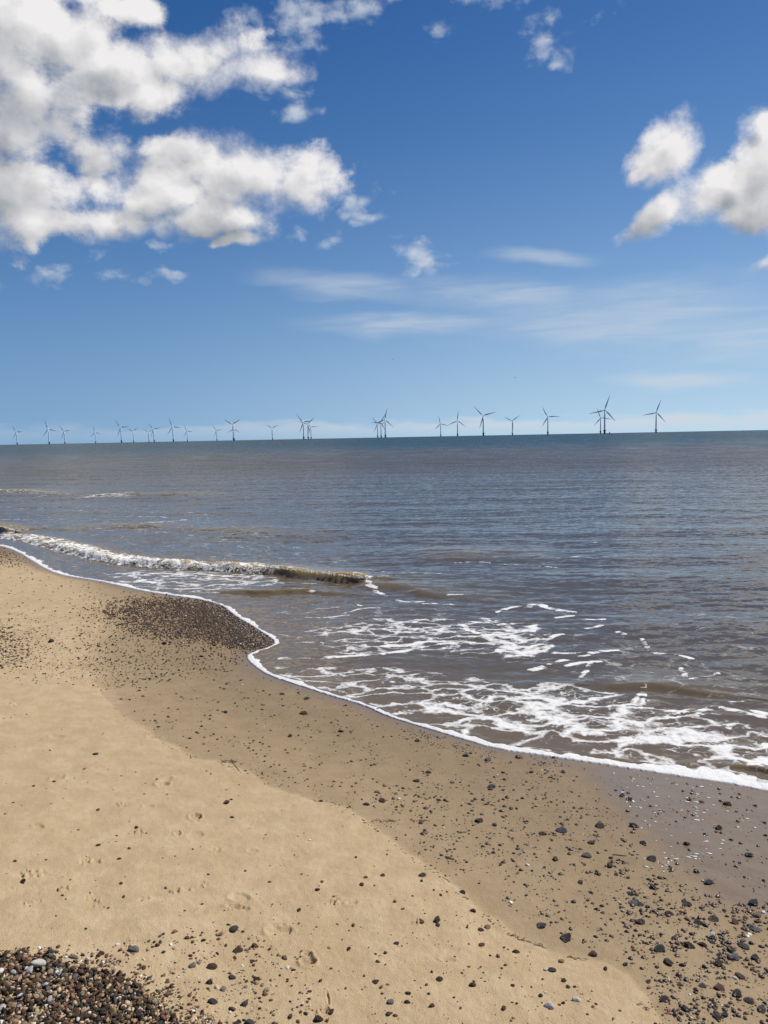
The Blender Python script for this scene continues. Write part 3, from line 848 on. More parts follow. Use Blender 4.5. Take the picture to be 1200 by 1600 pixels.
# traced one by one: (px, py, width px, colour, label)
T = [
 (354, 1256, 13, 'brown', 'rounded brown pebble alone on the smooth dry sand, largest stone above the footprints'),
 (363, 1277, 6, 'dark brown', None), (153, 1319, 7, 'dark brown', None), (186, 1341, 7, 'dark brown', None), (202, 1325, 5, 'brown', None), (213, 1292, 7, 'black', None),
 (35, 1379, 10, 'black', 'black pebble lodged at the front of the crumbled sand patch near the left edge'),
 (364, 1453, 16, 'slate', 'flat slate grey pebble on dry sand just above the loose stones by the shingle bank'),
 (211, 1484, 16, 'grey', 'pale grey angular stone on sand at the upper fringe of the shingle bank'),
 (114, 1503, 12, 'grey', 'pale blue grey pebble at the top rim of the shingle bank'), (47, 1524, 12, 'white', 'round white pebble lying in the dark shingle bank'),
 (62, 1517, 18, 'white', 'long white shell-like stone lying in the shingle bank beside the round white pebble'),
 (34, 1488, 10, 'slate', 'dark slate pebble just above the shingle bank near the left edge'), (363, 1528, 12, 'slate', 'dark grey upright pebble among loose stones right of the shingle bank'),
 (333, 1566, 15, 'slate', 'smooth blue grey pebble, largest beside the right end of the shingle bank'), (327, 1536, 10, 'black', None), (398, 1479, 11, 'brown', None), (371, 1485, 14, 'dark brown', None), (78, 1495, 10, 'dark brown', None),
 (332, 1511, 15, 'dark brown', None), (300, 1510, 12, 'grey', None), (382, 1568, 13, 'slate', None), (363, 1576, 11, 'brown', None), (402, 1531, 10, 'dark brown', None),
 (390, 1597, 14, 'slate', 'slate pebble cut by the bottom edge right of the shingle bank'),
 (572, 1257, 11, 'black', 'black pebble beside the damp sand line, left of a flat brown one'), (597, 1252, 13, 'dark brown', None), (768, 1229, 14, 'slate', 'broad slate stone on damp sand high above the scattered brown pebbles'),
 (748, 1284, 15, 'dark brown', None), (773, 1290, 11, 'black', None), (669, 1207, 10, 'black', None), (650, 1220, 12, 'dark brown', None),
 (660, 1369, 12, 'slate', 'dark grey pebble on the edge of the damp sand with a small black one below'), (659, 1377, 6, 'black', None),
 (598, 1368, 8, 'slate', 'small blue grey pebble on dry sand left of the dark grey edge pebble'), (565, 1385, 10, 'dark brown', None), (467, 1424, 9, 'dark brown', None), (552, 1445, 8, 'brown', None),
 (620, 1474, 8, 'dark brown', None), (587, 1535, 10, 'dark brown', None), (657, 1440, 14, 'brown', None), (683, 1439, 15, 'dark brown', None), (684, 1446, 9, 'slate', None), (752, 1476, 11, 'brown', None), (762, 1448, 11, 'tan', 'tan pebble touching a dark brown one on the pale middle sand'),
 (752, 1452, 9, 'dark brown', None), (498, 1594, 15, 'black', 'glossy blue black pebble at the bottom edge below the curled sand mark'), (517, 1583, 11, 'dark brown', 'dark pebble at the lower end of the curled sand mark'),
 (687, 1531, 13, 'dark brown', None), (738, 1540, 12, 'dark brown', None), (611, 1567, 11, 'grey', None), (607, 1586, 10, 'slate', None), (618, 1588, 8, 'red brown', 'small brick red pebble at the bottom beside a slate one'),
 (637, 1554, 9, 'dark brown', None), (637, 1568, 9, 'dark brown', None), (787, 1578, 9, 'dark brown', None), (675, 1574, 9, 'dark brown', None), (545, 1482, 8, 'dark brown', None), (590, 1503, 8, 'brown', None), (722, 1394, 10, 'black', None),
 (496, 1391, 9, 'dark brown', None), (501, 1253, 8, 'black', None), (740, 1424, 10, 'dark brown', None), (503, 1380, 7, 'brown', None), (571, 1373, 7, 'brown', None), (617, 1410, 6, 'dark brown', None),
 (846, 1445, 17, 'slate', 'rounded slate blue pebble lying alone, upper left of the large black pebble'), (884, 1464, 20, 'black', 'large smooth black pebble alone on damp sand, biggest dark stone'),
 (807, 1486, 12, 'dark brown', None), (927, 1489, 13, 'brown', 'dark brown egg-shaped pebble below and to the right of the large black pebble'),
 (877, 1501, 10, 'tan', 'tan pebble on pale sand below the large black pebble'), (862, 1514, 12, 'slate', 'dark slate pebble touching a small white stone'), (853, 1514, 8, 'white', 'small white stone touching a dark slate pebble'),
 (881, 1532, 9, 'dark brown', None), (888, 1542, 7, 'dark brown', None), (845, 1558, 8, 'black', None), (851, 1551, 6, 'white', None), (859, 1575, 16, 'white', 'knobbly white flint at the bottom edge on pale sand, largest white stone'),
 (880, 1569, 7, 'black', None), (903, 1565, 13, 'white', 'flat cream stone lying right of the knobbly white flint'), (977, 1505, 9, 'black', 'small round black pebble beside a tiny tan one on damp sand'), (987, 1503, 6, 'tan', 'tiny tan pebble beside a small round black one'), (946, 1513, 9, 'dark brown', None),
 (1013, 1533, 9, 'dark brown', None), (1038, 1561, 15, 'black', None), (1145, 1497, 17, 'grey', 'pale grey stone with a lit white face in the dark wet cluster'), (1123, 1508, 15, 'dark brown', None), (1180, 1498, 14, 'black', None), (1142, 1484, 17, 'dark brown', None),
 (1045, 1504, 14, 'dark brown', None), (1077, 1479, 14, 'black', None), (1097, 1476, 14, 'dark brown', None), (1032, 1483, 17, 'black', None), (1000, 1439, 14, 'dark brown', None), (990, 1408, 14, 'grey', None), (1001, 1411, 12, 'slate', None), (1073, 1412, 16, 'dark brown', None),
 (1115, 1436, 15, 'dark brown', None), (1092, 1442, 11, 'black', None), (1177, 1412, 15, 'slate', None), (1107, 1379, 17, 'slate', None), (1182, 1430, 14, 'tan', 'pinkish cream stone above a red brown one close to the right edge'), (1184, 1439, 10, 'red brown', None),
 (1170, 1337, 13, 'black', None), (1123, 1294, 13, 'black', 'black pebble on the glossy wet sand nearest the foam corner'), (990, 1292, 14, 'black', 'black pebble at the rim of the glossy wet sand'), (1005, 1318, 11, 'black', None), (1018, 1343, 17, 'dark brown', None),
 (1020, 1385, 14, 'black', None), (983, 1250, 12, 'dark brown', None), (972, 1244, 10, 'black', None), (937, 1292, 16, 'dark brown', None), (923, 1318, 14, 'slate', None), (917, 1339, 17, 'grey', 'broad grey brown stone among dark pebbles on damp sand'),
 (953, 1353, 13, 'dark brown', None), (877, 1300, 17, 'slate', 'long flat slate stone high on the damp sand'), (847, 1304, 13, 'dark brown', None), (868, 1344, 13, 'dark brown', None), (907, 1377, 10, 'dark brown', None), (880, 1207, 10, 'black', None),
 (1088, 1363, 10, 'black', None), (1077, 1250, 11, 'dark brown', None), (1097, 1254, 9, 'red brown', None), (1137, 1257, 12, 'dark brown', None), (1073, 1319, 11, 'dark brown', None), (1155, 1527, 15, 'red brown', None), (1149, 1529, 8, 'white', 'small white stone tucked under a wet red brown pebble'),
 (1098, 1543, 11, 'slate', None), (1125, 1546, 14, 'red brown', None), (1153, 1556, 15, 'black', None), (1170, 1566, 15, 'dark brown', None), (1190, 1580, 16, 'slate', None), (1132, 1588, 12, 'black', None), (1072, 1579, 14, 'black', None), (1120, 1591, 13, 'dark brown', None),
 (1113, 1466, 13, 'black', None), (1163, 1479, 14, 'slate', None), (1150, 1441, 13, 'red brown', None), (1047, 1427, 12, 'dark brown', None), (1175, 1450, 12, 'slate', None), (1182, 1453, 12, 'grey', None),
 (590, 1109, 11, 'black', 'wet black pebble half covered by the foam edge in the middle of the waterline'), (479, 1092, 10, 'black', None), (441, 1085, 9, 'black', None), (475, 1115, 13, 'dark brown', None), (533, 1143, 10, 'black', None), (353, 1114, 8, 'black', None),
 (453, 1150, 9, 'black', None), (397, 1020, 9, 'black', 'black pebble at the inner corner of the notched waterline'), (728, 1181, 12, 'slate', None), (762, 1188, 13, 'grey', 'grey oval pebble just below the foam line'),
 (811, 1184, 12, 'orange', 'orange tan pebble just below the foam line'), (652, 1158, 10, 'black', None), (889, 1185, 8, 'black', None), (865, 1184, 7, 'black', None), (149, 1178, 9, 'slate', 'slate pebble alone on the dry sand below the left shingle patch'),
 (80, 1003, 11, 'black', None), (257, 1006, 9, 'black', None), (315, 1026, 8, 'black', None),
]
ZONES = [  # polygon, how many, size range px, colour mix, place
 ([(-160, 1480), (0, 1492), (70, 1494), (120, 1510), (190, 1522), (230, 1556), (290, 1600), (330, 1700), (-160, 1700)], 15000, (2.3, 8.8), 'bank', 'bank'),
 ([(-20, 1484), (90, 1482), (180, 1500), (270, 1545), (350, 1600), (300, 1612), (200, 1560), (90, 1515), (-20, 1500)], 1100, (1.8, 6.5), 'bank', 'fringe'),
 ([(60, 1482), (250, 1462), (340, 1440), (430, 1470), (520, 1600), (560, 1680), (300, 1680), (230, 1550), (120, 1500)], 900, (2, 8.5), 'bank', 'fringe'),
 ([(-60, 968), (0, 975), (30, 990), (45, 1015), (35, 1032), (0, 1042), (-60, 1050)], 1300, (2.2, 5), 'bank', 'left patch'),
 ([(0, 940), (90, 960), (130, 1020), (180, 1060), (120, 1066), (0, 1060)], 520, (1.6, 4), 'dry', 'left patch'),
 ([(195, 936), (320, 941), (350, 952), (372, 968), (395, 986), (422, 1003), (395, 1016), (330, 1003), (260, 996), (200, 980), (175, 958)], 6500, (1.8, 4.3), 'shore', 'shore patch'),
 ([(250, 938), (320, 941), (350, 952), (372, 968), (395, 986), (424, 1004), (398, 1014), (350, 998), (300, 975)], 4200, (1.8, 4.0), 'shore', 'shore patch'),
 ([(140, 930), (200, 934), (400, 1014), (385, 1035), (330, 1050), (240, 1062), (170, 1075), (125, 1030)], 1900, (1.6, 4.6), 'wet', 'shore patch'),
 ([(-40, 852), (0, 856), (30, 868), (42, 880), (0, 886), (-40, 884)], 800, (1.4, 3), 'bank', 'left patch'),
 ([(40, 880), (200, 930), (130, 960), (0, 930), (0, 890)], 130, (1.5, 3.6), 'dry', 'left patch'),
 ([(160, 1068), (390, 1042), (600, 1125), (800, 1180), (870, 1195), (1000, 1300), (700, 1370), (560, 1270), (400, 1215), (250, 1150)], 1400, (1.8, 5.8), 'wet', 'damp'),
 ([(560, 1230), (860, 1200), (990, 1320), (1200, 1430), (1290, 1450), (1290, 1680), (1040, 1660), (1000, 1520), (830, 1440), (700, 1350)], 1900, (1.9, 8.0), 'wet', 'damp'),
 ([(960, 1340), (1100, 1390), (1290, 1450), (1290, 1660), (1060, 1640), (1010, 1500), (960, 1430)], 1300, (2.4, 8.8), 'wet', 'damp'),
 ([(870, 1192), (1200, 1240), (1290, 1260), (1290, 1440), (1200, 1440), (1000, 1320)], 330, (2, 7.5), 'wet', 'gloss'),
 ([(0, 1120), (150, 1100), (400, 1225), (560, 1280), (820, 1465), (1000, 1600), (450, 1600), (300, 1430), (0, 1480)], 210, (2, 6), 'dry', 'dry'),
 ([(380, 1380), (700, 1400), (850, 1500), (1000, 1620), (420, 1620)], 210, (2, 7), 'dry', 'dry'),
 ([(620, 1130), (760, 1172), (870, 1186), (900, 1200), (760, 1192), (650, 1158)], 420, (1.4, 3.4), 'wet', 'damp'),
]
peb = []           # (X, Y, radius, colour name, place, mix, label, priority, px size)
tx = np.array([a[:2] for a in T], float)
tp = unproject(tx[:, 0], tx[:, 1])
for (px, py, wpx, cn, lb), p in zip(T, tp):
    dist_ = np.linalg.norm(p - CP)
    place = 'bank' if py > 1490 and px < 230 else 'fringe' if px < 420 and py > 1440 else None
    peb.append([p[0], p[1], 0.47 * wpx / F * dist_, cn, place, 'bank' if place else None, lb, 1e3 + wpx])
for poly, n, (s0, s1), mx, place in ZONES:
    poly = np.array(poly, float)
    got = []
    lo, hi = poly.min(0), poly.max(0)
    while len(got) < n:
        c = rng.uniform(lo, hi, (n * 2, 2))
        c = c[inside(c, poly)]
        if place in ('damp', 'gloss', 'dry', 'fringe'):
            wv_ = fbm(c[:, 0] / 46.0, c[:, 1] / 26.0, 3, 500 + int(poly[0, 0]))
            c = c[rng.uniform(-.45, .4, len(c)) < wv_]
        elif place in ('shore patch', 'left patch'):
            c = c + rng.normal(0, 1, c.shape) * (19, 5.5)
            c = c[base_z(flat(c[:, 0], c[:, 1]))[1] > 0.0]
        got.extend(c.tolist())
    got = np.array(got[:n])
    size = s0 + (s1 - s0) * rng.uniform(0, 1, n) ** (3.2 if place not in ('bank',) else 2.3)
    P = unproject(got[:, 0], got[:, 1])
    cols = rng.choice(len(PK), n, p=MIXES[mx])
    for g_, p, sz, ci in zip(got, P, size, cols):
        inframe = 0 <= g_[0] <= 1200 and 0 <= g_[1] <= 1598
        peb.append([p[0], p[1], 0.5 * sz / F * np.linalg.norm(p - CP), PK[ci], place, mx, None, sz if inframe else 0])
# wrack-line specks along the edge of the damp sand
XY = np.array([[a[0], a[1]] for a in peb])
GZ, GD, GW = ground(XY)
order = sorted(range(len(peb)), key=lambda i: -peb[i][7])
indiv = set(order[:300])

mat_peb, t = material('pebble_stone')
pos = t.node('ShaderNodeTexCoord').outputs['Object']
oc = t.node('ShaderNodeObjectInfo')
n1 = t.noise(t.v('ADD', pos, t.xyz(t.m('MULTIPLY', oc.outputs['Random'], 50), 0, 0)), 2.4, 5, 0.65)
c1 = t.mix(t.ss(n1, 0.35, 0.7), oc.outputs['Color'], t.mix(0.16, oc.outputs['Color'], (0.30, 0.25, 0.18)))
vein = t.ss(t.m('ABSOLUTE', t.m('SUBTRACT', n1, 0.52)), 0.0, 0.015, 0.14, 0.0)
c1 = t.mix(vein, c1, (0.42, 0.38, 0.32))
alpha = oc.outputs['Alpha']                  # alpha of the object colour carries how wet the stone is
rgh = t.m('MULTIPLY_ADD', alpha, -0.55, 0.75)
t.out(t.bsdf(c1, rgh, t.bump(t.noise(pos, 9, 4, .6), 0.05, 0.6), Specular_IOR_Level=t.m('MULTIPLY_ADD', alpha, 0.35, 0.15)))

mat_shingle, t = material('shingle_stones')
pos = t.node('ShaderNodeNewGeometry').outputs['Position']
cc = t.attr('tint', 'Color')
n1 = t.noise(pos, 120, 3, 0.6)
c1 = t.mix(t.ss(n1, 0.35, 0.7), cc, t.mix(0.18, cc, (0.28, 0.22, 0.15)))
t.out(t.bsdf(c1, t.m('MULTIPLY_ADD', t.attr('damp'), -0.55, 0.75), t.bump(n1, 0.004, 0.6), Specular_IOR_Level=t.m('MULTIPLY_ADD', t.attr('damp'), 0.3, 0.15)))

shapes_hi = [pebble_shape(3, 100 + k, 0.2) for k in range(10)]
shapes_lo = [pebble_shape(2, 200 + k, 0.2) for k in range(8)]
shapes_xs = [pebble_shape(1, 300 + k, 0.1) for k in range(8)]
peb_mesh = [make_mesh('pebble', V, Q) for V, Q in shapes_hi]
for me in peb_mesh: me.materials.append(mat_peb)
PLACE = {'bank': ('pebbles in the shingle bank', 'lying in the thick shingle bank in the bottom corner'), 'fringe': ('pebbles beside the shingle bank', 'on pale sand beside the shingle bank in the bottom corner'),
         'left patch': ('pebbles near the left shingle patch', 'near the shingle patch at the left edge'), 'shore patch': ('pebbles near the shore shingle patch', 'near the shingle patch beside the waterline'),
         'damp': ('pebbles on the damp sand', 'scattered on the damp brown sand'), 'gloss': ('pebbles on the wet shining sand', 'on the wet shining sand below the foam'), 'dry': ('pebbles on the dry sand', 'scattered on the pale dry sand')}
stuff = {'bank': [], 'left patch': [], 'shore patch': [], 'loose': []}
seen_labels = {}
gp = seg_dist(XY, np.vstack([gloss_poly, gloss_poly[:1]])); gin = inside(XY, gloss_poly)
for i, (X, Y, rad_, cn, place, mx, lb, pr) in enumerate(peb):
    zz, dd, ww = GZ[i], GD[i], GW[i]
    colr = np.array(PAL[cn]) * (rng.uniform(0.72, 1.3) if pr < 900 else 1.12) * (1 + rng.normal(0, .05 if pr < 900 else .015, 3))
    if ww > 0.5 and cn not in ('white',): colr = colr * 0.8
    if place is None:
        place = 'gloss' if gin[i] else 'damp' if ww > 0.5 else 'dry'
    wetness = 0.95 if gin[i] or dd < 0.25 else 0.75 if ww > 0.6 and X > 0.3 else 0.45 if ww > 0.5 else 0.05
    ang = rng.uniform(0, 6.28)
    tl = rng.normal(0, 0.22, 2) if place not in ('bank', 'shore patch') else rng.normal(0, 0.5, 2)
    lift = {'bank': rng.uniform(-0.1, 1.6), 'shore patch': rng.uniform(0, .9), 'left patch': rng.uniform(0, 0.8)}.get(place, rng.uniform(0.02, .32))
    if lb or pr > 900: lift = 0.22 if place != 'bank' else 1.75
    if i in indiv and place == 'bank': lift = max(lift, 1.1)
    cz = zz + rad_ * lift * (0.55 if place != 'bank' else 0.75)
    if i in indiv:
        me = peb_mesh[int(rng.integers(len(peb_mesh)))]
        o = link('pebble', me)
        o.location = (X, Y, cz)
        o.rotation_euler = (tl[0], tl[1], ang if (lb is None) else rng.normal(0, .4))
        sc = rad_ * rng.uniform(.95, 1.1)
        o.scale = (sc, sc, sc)
        o.color = (*np.clip(colr, 0.008, .8), wetness)
        gname, where = PLACE[place]
        if lb:
            tag(o, lb, 'pebble', gname)
        else:
            big = 'larger' if rad_ > 0.016 else 'small'
            tag(o, f'{big} {cn} pebble {where}', 'pebble', f'{big} {cn} {gname}')
    else:
        key = place if place in stuff else 'loose'
        M = rot_z(ang) @ rot_any(*tl) * (rad_ * rng.uniform(.85, 1.15))
        stuff[key].append((int(rng.integers(8)), M, np.array([X, Y, cz]), np.clip(colr, 0.008, .8), wetness, pr))
for key, nm, lb in (('bank', 'shingle', 'thick bank of mixed brown and grey shingle in the bottom corner'), ('left patch', 'shingle', 'patch of small dark shingle at the left edge of the sand'),
                    ('shore patch', 'shingle', 'dense brown shingle spread on the point of sand by the waterline'), ('loose', 'pebbles', 'tiny loose pebbles scattered over the damp and dry sand')):
    it = stuff[key]
    shp = shapes_lo if key in ('bank', 'loose') else shapes_xs
    V, Q, Cc = merge_shapes([a[:4] for a in it], shp)
    damp = np.repeat([a[4] for a in it], [len(shp[a[0]][0]) for a in it])
    o = link(nm, make_mesh(nm, V, Q, {'tint': Cc, 'damp': damp}), mat_shingle)
    tag(o, lb, 'shingle' if nm == 'shingle' else 'pebbles', kind='stuff')

# ------------------------------------------------------------------ froth: spray lumps on the breaker, white flecks for glints and scraps on sand
mat_froth, t = material('froth')
pos = t.node('ShaderNodeNewGeometry').outputs['Position']
nn = t.noise(pos, 60, 4, 0.6)
t.out(t.bsdf(t.mix(nn, (0.66, 0.64, 0.60), (0.86, 0.85, 0.82)), 0.7, t.bump(nn, 0.01, .7), Specular_IOR_Level=0.25))
BL = world_line(BREAK, 3)
items = []
wfoam = np.interp(np.linspace(0, 11, len(BL)), np.arange(12), [.35, .6, .8, .9, 1, 1, 1, .75, .42, .30, .22, .3])
hcr = np.interp(np.linspace(0, 11, len(BL)), np.arange(12), [0.025, .045, .062, .072, .078, .082, .086, .092, .098, .098, .085, .035])
for k in range(4200):
    i = int(rng.integers(len(BL) - 1))
    if rng.uniform() > wfoam[i]: continue
    f = rng.uniform()
    q = BL[i] * (1 - f) + BL[i + 1] * f
    u = rng.normal(0, 1)
    clump = fbm(np.array([q[0] * 2.2]), np.array([q[1] * 2.2]), 2, 611)[0]
    across = rng.normal(-0.02, 0.10)
    h = hcr[i] * (0.95 - 2.4 * max(-across - 0.09, 0) - 1.0 * max(across, 0)) + abs(rng.normal(0, 0.026)) * (0.4 + 2.6 * max(clump, 0)) - 0.02
    if i > len(BL) * 0.66: across = rng.normal(0.0, 0.03) - 0.1; h = hcr[i] * 0.93 + abs(rng.normal(0, .018))
    else: across -= 0.08
    s_ = abs(rng.normal(0, 1)) * 0.0045 + 0.0025
    sc = np.array([rng.uniform(.8, 2.2), rng.uniform(.6, 1.4), rng.uniform(.5, 1.2)]) * s_
    items.append((int(rng.integers(8)), rot_z(rng.uniform(0, 6.28)) @ np.diag(sc * 1.4), np.array([q[0], q[1] + across, max(h, 0.02)]), (1, 1, 1)))
V, Q, _c = merge_shapes(items, shapes_xs)
o = link('foam', make_mesh('foam', V, Q), mat_froth)
tag(o, 'white spray and froth tumbling along the crest of the small breaker', 'foam', kind='stuff')

items = []  # white flecks stand in for sun glints as well as foam scraps
ctr = [(1000, 1212), (960, 1216), (1045, 1232), (990, 1222), (1090, 1270), (1110, 1322), (1040, 1340), (1070, 1262), (1150, 1290), (1110, 1250), (1030, 1345), (1080, 1335), (1160, 1280), (1020, 1255), (1050, 1300), (1007, 1270), (1125, 1225), (985, 1250)]
q = np.vstack([np.c_[rng.normal(cx, 17, k), rng.normal(cy, 9, k)] for (cx, cy), k in zip(ctr, rng.integers(3, 12, len(ctr)))])
pp = unproject(q[:, 0], q[:, 1])
zz_, dd_, _w = ground(pp[:, :2])
for p, z_, d_ in zip(pp, zz_, dd_):
    if d_ < 0.02: continue
    s_ = rng.uniform(0.003, 0.008)
    items.append((int(rng.integers(8)), rot_z(rng.normal(0, .35)) @ np.diag([s_ * rng.uniform(1.2, 3.0), s_, s_ * 0.35]), np.array([p[0], p[1], z_ + 0.001]), (1, 1, 1)))
V, Q, _c = merge_shapes(items, shapes_xs)
o = link('foam', make_mesh('foam', V, Q), mat_froth)
tag(o, 'white flecks standing in for foam scraps and sun glints on the wet shining sand', 'foam', kind='stuff')

# ------------------------------------------------------------------ weed and twigs
def tube(path, r0, sides=6):
    path = np.asarray(path); n = len(path); V = []; Q = []
    for i in range(n):
        tg = path[min(i + 1, n - 1)] - path[max(i - 1, 0)]; tg = tg / np.linalg.norm(tg)
        s_ = np.cross(tg, [0, 0, 1]); s_ = s_ / (np.linalg.norm(s_) + 1e-9); u_ = np.cross(s_, tg)
        rr_ = r0 * (0.35 + 0.65 * math.sin(math.pi * min(max(i / (n - 1), .06), .94)))
        for k in range(sides):
            a = 2 * math.pi * k / sides
            V.append(path[i] + (s_ * math.cos(a) + u_ * math.sin(a) * .6) * rr_)
    for i in range(n - 1):
        for k in range(sides):
            Q.append([i * sides + k, i * sides + (k + 1) % sides, (i + 1) * sides + (k + 1) % sides, (i + 1) * sides + k])
    return np.array(V), np.array(Q)


mat_weed, t = material('weed')
pos = t.node('ShaderNodeNewGeometry').outputs['Position']
t.out(t.bsdf(t.mix(t.noise(pos, 80, 3, .6), (0.045, 0.028, 0.012), (0.13, 0.085, 0.035)), 0.6))
mat_red, t = material('red_weed')
pos = t.node('ShaderNodeNewGeometry').outputs['Position']
t.out(t.bsdf(t.mix(t.noise(pos, 80, 3, .6), (0.16, 0.03, 0.02), (0.32, 0.08, 0.05)), 0.55))


def weed(name, lines, r_, mat, label, cat):
    Vs, Qs = [], []; n = 0
    for ln in lines:
        ln = smooth_line(ln, 2)
        p = unproject(ln[:, 0] + rng.normal(0, .5, len(ln)), ln[:, 1] + rng.normal(0, .3, len(ln)))
        z_, _d, _w = ground(p[:, :2])
        p[:, 2] = z_ + r_ * 0.5
        V, Q = tube(p, r_)
        Vs.append(V); Qs.append(Q + n); n += len(V)
    o = link(name, make_mesh(name, np.vstack(Vs), np.vstack(Qs)), mat)
    tag(o, label, cat)


def tangle(cx, cy, w_, h_, n, tilt=0.0):
    L = []
    for _ in range(n):
        a = rng.normal(tilt, 0.6); l_ = rng.uniform(.1, .42) * w_
        x0 = cx + rng.uniform(-.5, .5) * w_; y0 = cy + rng.uniform(-.5, .5) * h_ + (x0 - cx) * math.tan(tilt)
        L.append([(x0 - math.cos(a) * l_ / 2, y0 - math.sin(a) * l_ / 2 * .6), (x0 + rng.normal(0, .08) * w_, y0 + rng.normal(0, .3) * h_), (x0 + math.cos(a) * l_ / 2, y0 + math.sin(a) * l_ / 2 * .6)])
    return L


weed('seaweed', tangle(826, 1467, 46, 4, 16, 0.36), 0.0012, mat_weed, 'thin brown seaweed strands left of the large black pebble', 'seaweed')
weed('seaweed', tangle(900, 1494, 32, 4, 14, 0.2), 0.0012, mat_weed, 'small brown seaweed tuft below the large black pebble', 'seaweed')
weed('seaweed', tangle(356, 1189, 24, 3, 12, 0.05) + [[(363, 1188), (368, 1196), (374, 1204)], [(345, 1187), (352, 1188), (362, 1187)]], 0.0026, mat_weed, 'dark clump of seaweed on the edge of the damp sand', 'seaweed')
weed('seaweed', tangle(1046, 1581, 12, 6, 14, 0.3), 0.0018, mat_red, 'small tuft of red seaweed at the bottom among wet pebbles', 'seaweed')
weed('seaweed', tangle(603, 1281, 36, 3, 14, 0.0), 0.0013, mat_weed, 'thin line of brown seaweed scraps where the damp sand begins', 'seaweed')
weed('seaweed', tangle(655, 1281, 24, 2, 14, 0.02), 0.0013, mat_weed, 'second thin line of seaweed scraps, farther out on the damp sand', 'seaweed')
weed('twig', [[(957, 1336), (966, 1336.5), (979, 1338)]], 0.0035, mat_weed, 'short dark twig lying on the damp sand among brown pebbles', 'twig')
weed('seaweed', tangle(1006, 1573, 20, 5, 9, 0.5), 0.0011, mat_weed, 'wispy brown seaweed where the damp sand meets the pale sand at the bottom', 'seaweed')
# dark specks that mark where the last high wave stopped
wl = smooth_line(np.array([p for p in wet_px if 100 <= p[0] <= 830], float), 3)
items = []
ii = rng.integers(len(wl) - 1, size=420); f = rng.uniform(size=(420, 1))
q = wl[ii] * (1 - f) + wl[ii + 1] * f + rng.normal(0, 1, (420, 2)) * (2.2, 1.4)
q = q[fbm(q[:, 0] / 25, q[:, 1] / 25, 2, 701) > -0.12]
pp = unproject(q[:, 0], q[:, 1])
for p, z_ in zip(pp, ground(pp[:, :2])[0]):
    s_ = rng.uniform(0.0012, 0.0042)
    items.append((int(rng.integers(8)), rot_z(rng.normal(0, .7)) @ np.diag([s_ * rng.uniform(1, 3.4), s_, s_ * .5]), np.array([p[0], p[1], z_ + .001]), (1, 1, 1)))
V, Q, _c = merge_shapes(items, shapes_xs)
o = link('debris', make_mesh('debris', V, Q), mat_weed)
tag(o, 'dark specks of debris along the edge of the damp sand', 'debris', kind='stuff')

# ------------------------------------------------------------------ wind turbines
HUB, BLADE = 60.0, 39.5
mat_paint, t = material('turbine_paint')
pos = t.node('ShaderNodeTexCoord').outputs['Object']
t.out(t.bsdf(t.mix(t.noise(pos, .12, 3, .5), (0.76, 0.77, 0.78), (0.82, 0.82, 0.82)), 0.45))
mat_base, t = material('turbine_foundation')
pos = t.node('ShaderNodeTexCoord').outputs['Object']
t.out(t.bsdf(t.mix(t.noise(pos, .4, 4, .6), (0.06, 0.05, 0.035), (0.13, 0.11, 0.06)), 0.7))


def lathe(prof, sides=20):
    V = []; Q = []
    for (r_, z_) in prof:
        for k in range(sides):
            a = 2 * math.pi * k / sides; V.append((r_ * math.cos(a), r_ * math.sin(a), z_))
    for i in range(len(prof) - 1):
        for k in range(sides):
            Q.append([i * sides + k, i * sides + (k + 1) % sides, (i + 1) * sides + (k + 1) % sides, (i + 1) * sides + k])
    return np.array(V), np.array(Q)


def blade_mesh():
    """One blade along +Z from the hub, chord in X, thickness in Y."""
    V = []; Q = []; n = 22; sides = 14
    for i in range(n):
        f = i / (n - 1); zz = 1.2 + f * (BLADE - 1.2)
        if f < 0.06: ch, th, tw = 1.9, 1.9, 0.3
        else:
            g_ = (f - 0.06) / 0.94
            ch = 1.9 + 1.7 * min(g_ / 0.16, 1) if g_ < 0.16 else 3.6 * (1 - (g_ - .16) / .84) ** 0.85 + 0.35
            th = ch * (0.5 - 0.35 * min(g_ / .3, 1)) if g_ < .3 else ch * .15
            tw = 0.3 * (1 - g_) ** 2
        for k in range(sides):
            a = 2 * math.pi * k / sides
            cx_ = math.cos(a) * ch / 2 - 0.18 * ch * (f > 0.06); cy_ = math.sin(a) * th / 2 * (1 - .35 * math.cos(a))
            V.append((cx_ * math.cos(tw) - cy_ * math.sin(tw), cx_ * math.sin(tw) + cy_ * math.cos(tw), zz))
    for i in range(n - 1):
        for k in range(sides):
            Q.append([i * sides + k, i * sides + (k + 1) % sides, (i + 1) * sides + (k + 1) % sides, (i + 1) * sides + k])
    return np.array(V), np.array(Q)


tower_me = make_mesh('tower', *lathe([(2.15, 9.6), (2.1, 12), (1.95, 30), (1.6, 48), (1.32, HUB - 1.6), (0.0, HUB - 1.55)])); tower_me.materials.append(mat_paint)
found_me = make_mesh('foundation', *lathe([(2.35, -6), (2.35, 7.4), (2.6, 7.5), (2.6, 9.2), (2.1, 9.4), (2.1, 9.6)])); found_me.materials.append(mat_base)
plat_me = make_mesh('work_platform', *lathe([(2.62, 8.2), (4.4, 8.35), (4.5, 8.4), (4.5, 9.75), (4.42, 9.75), (4.42, 8.65), (2.62, 8.65)])); plat_me.materials.append(mat_base)


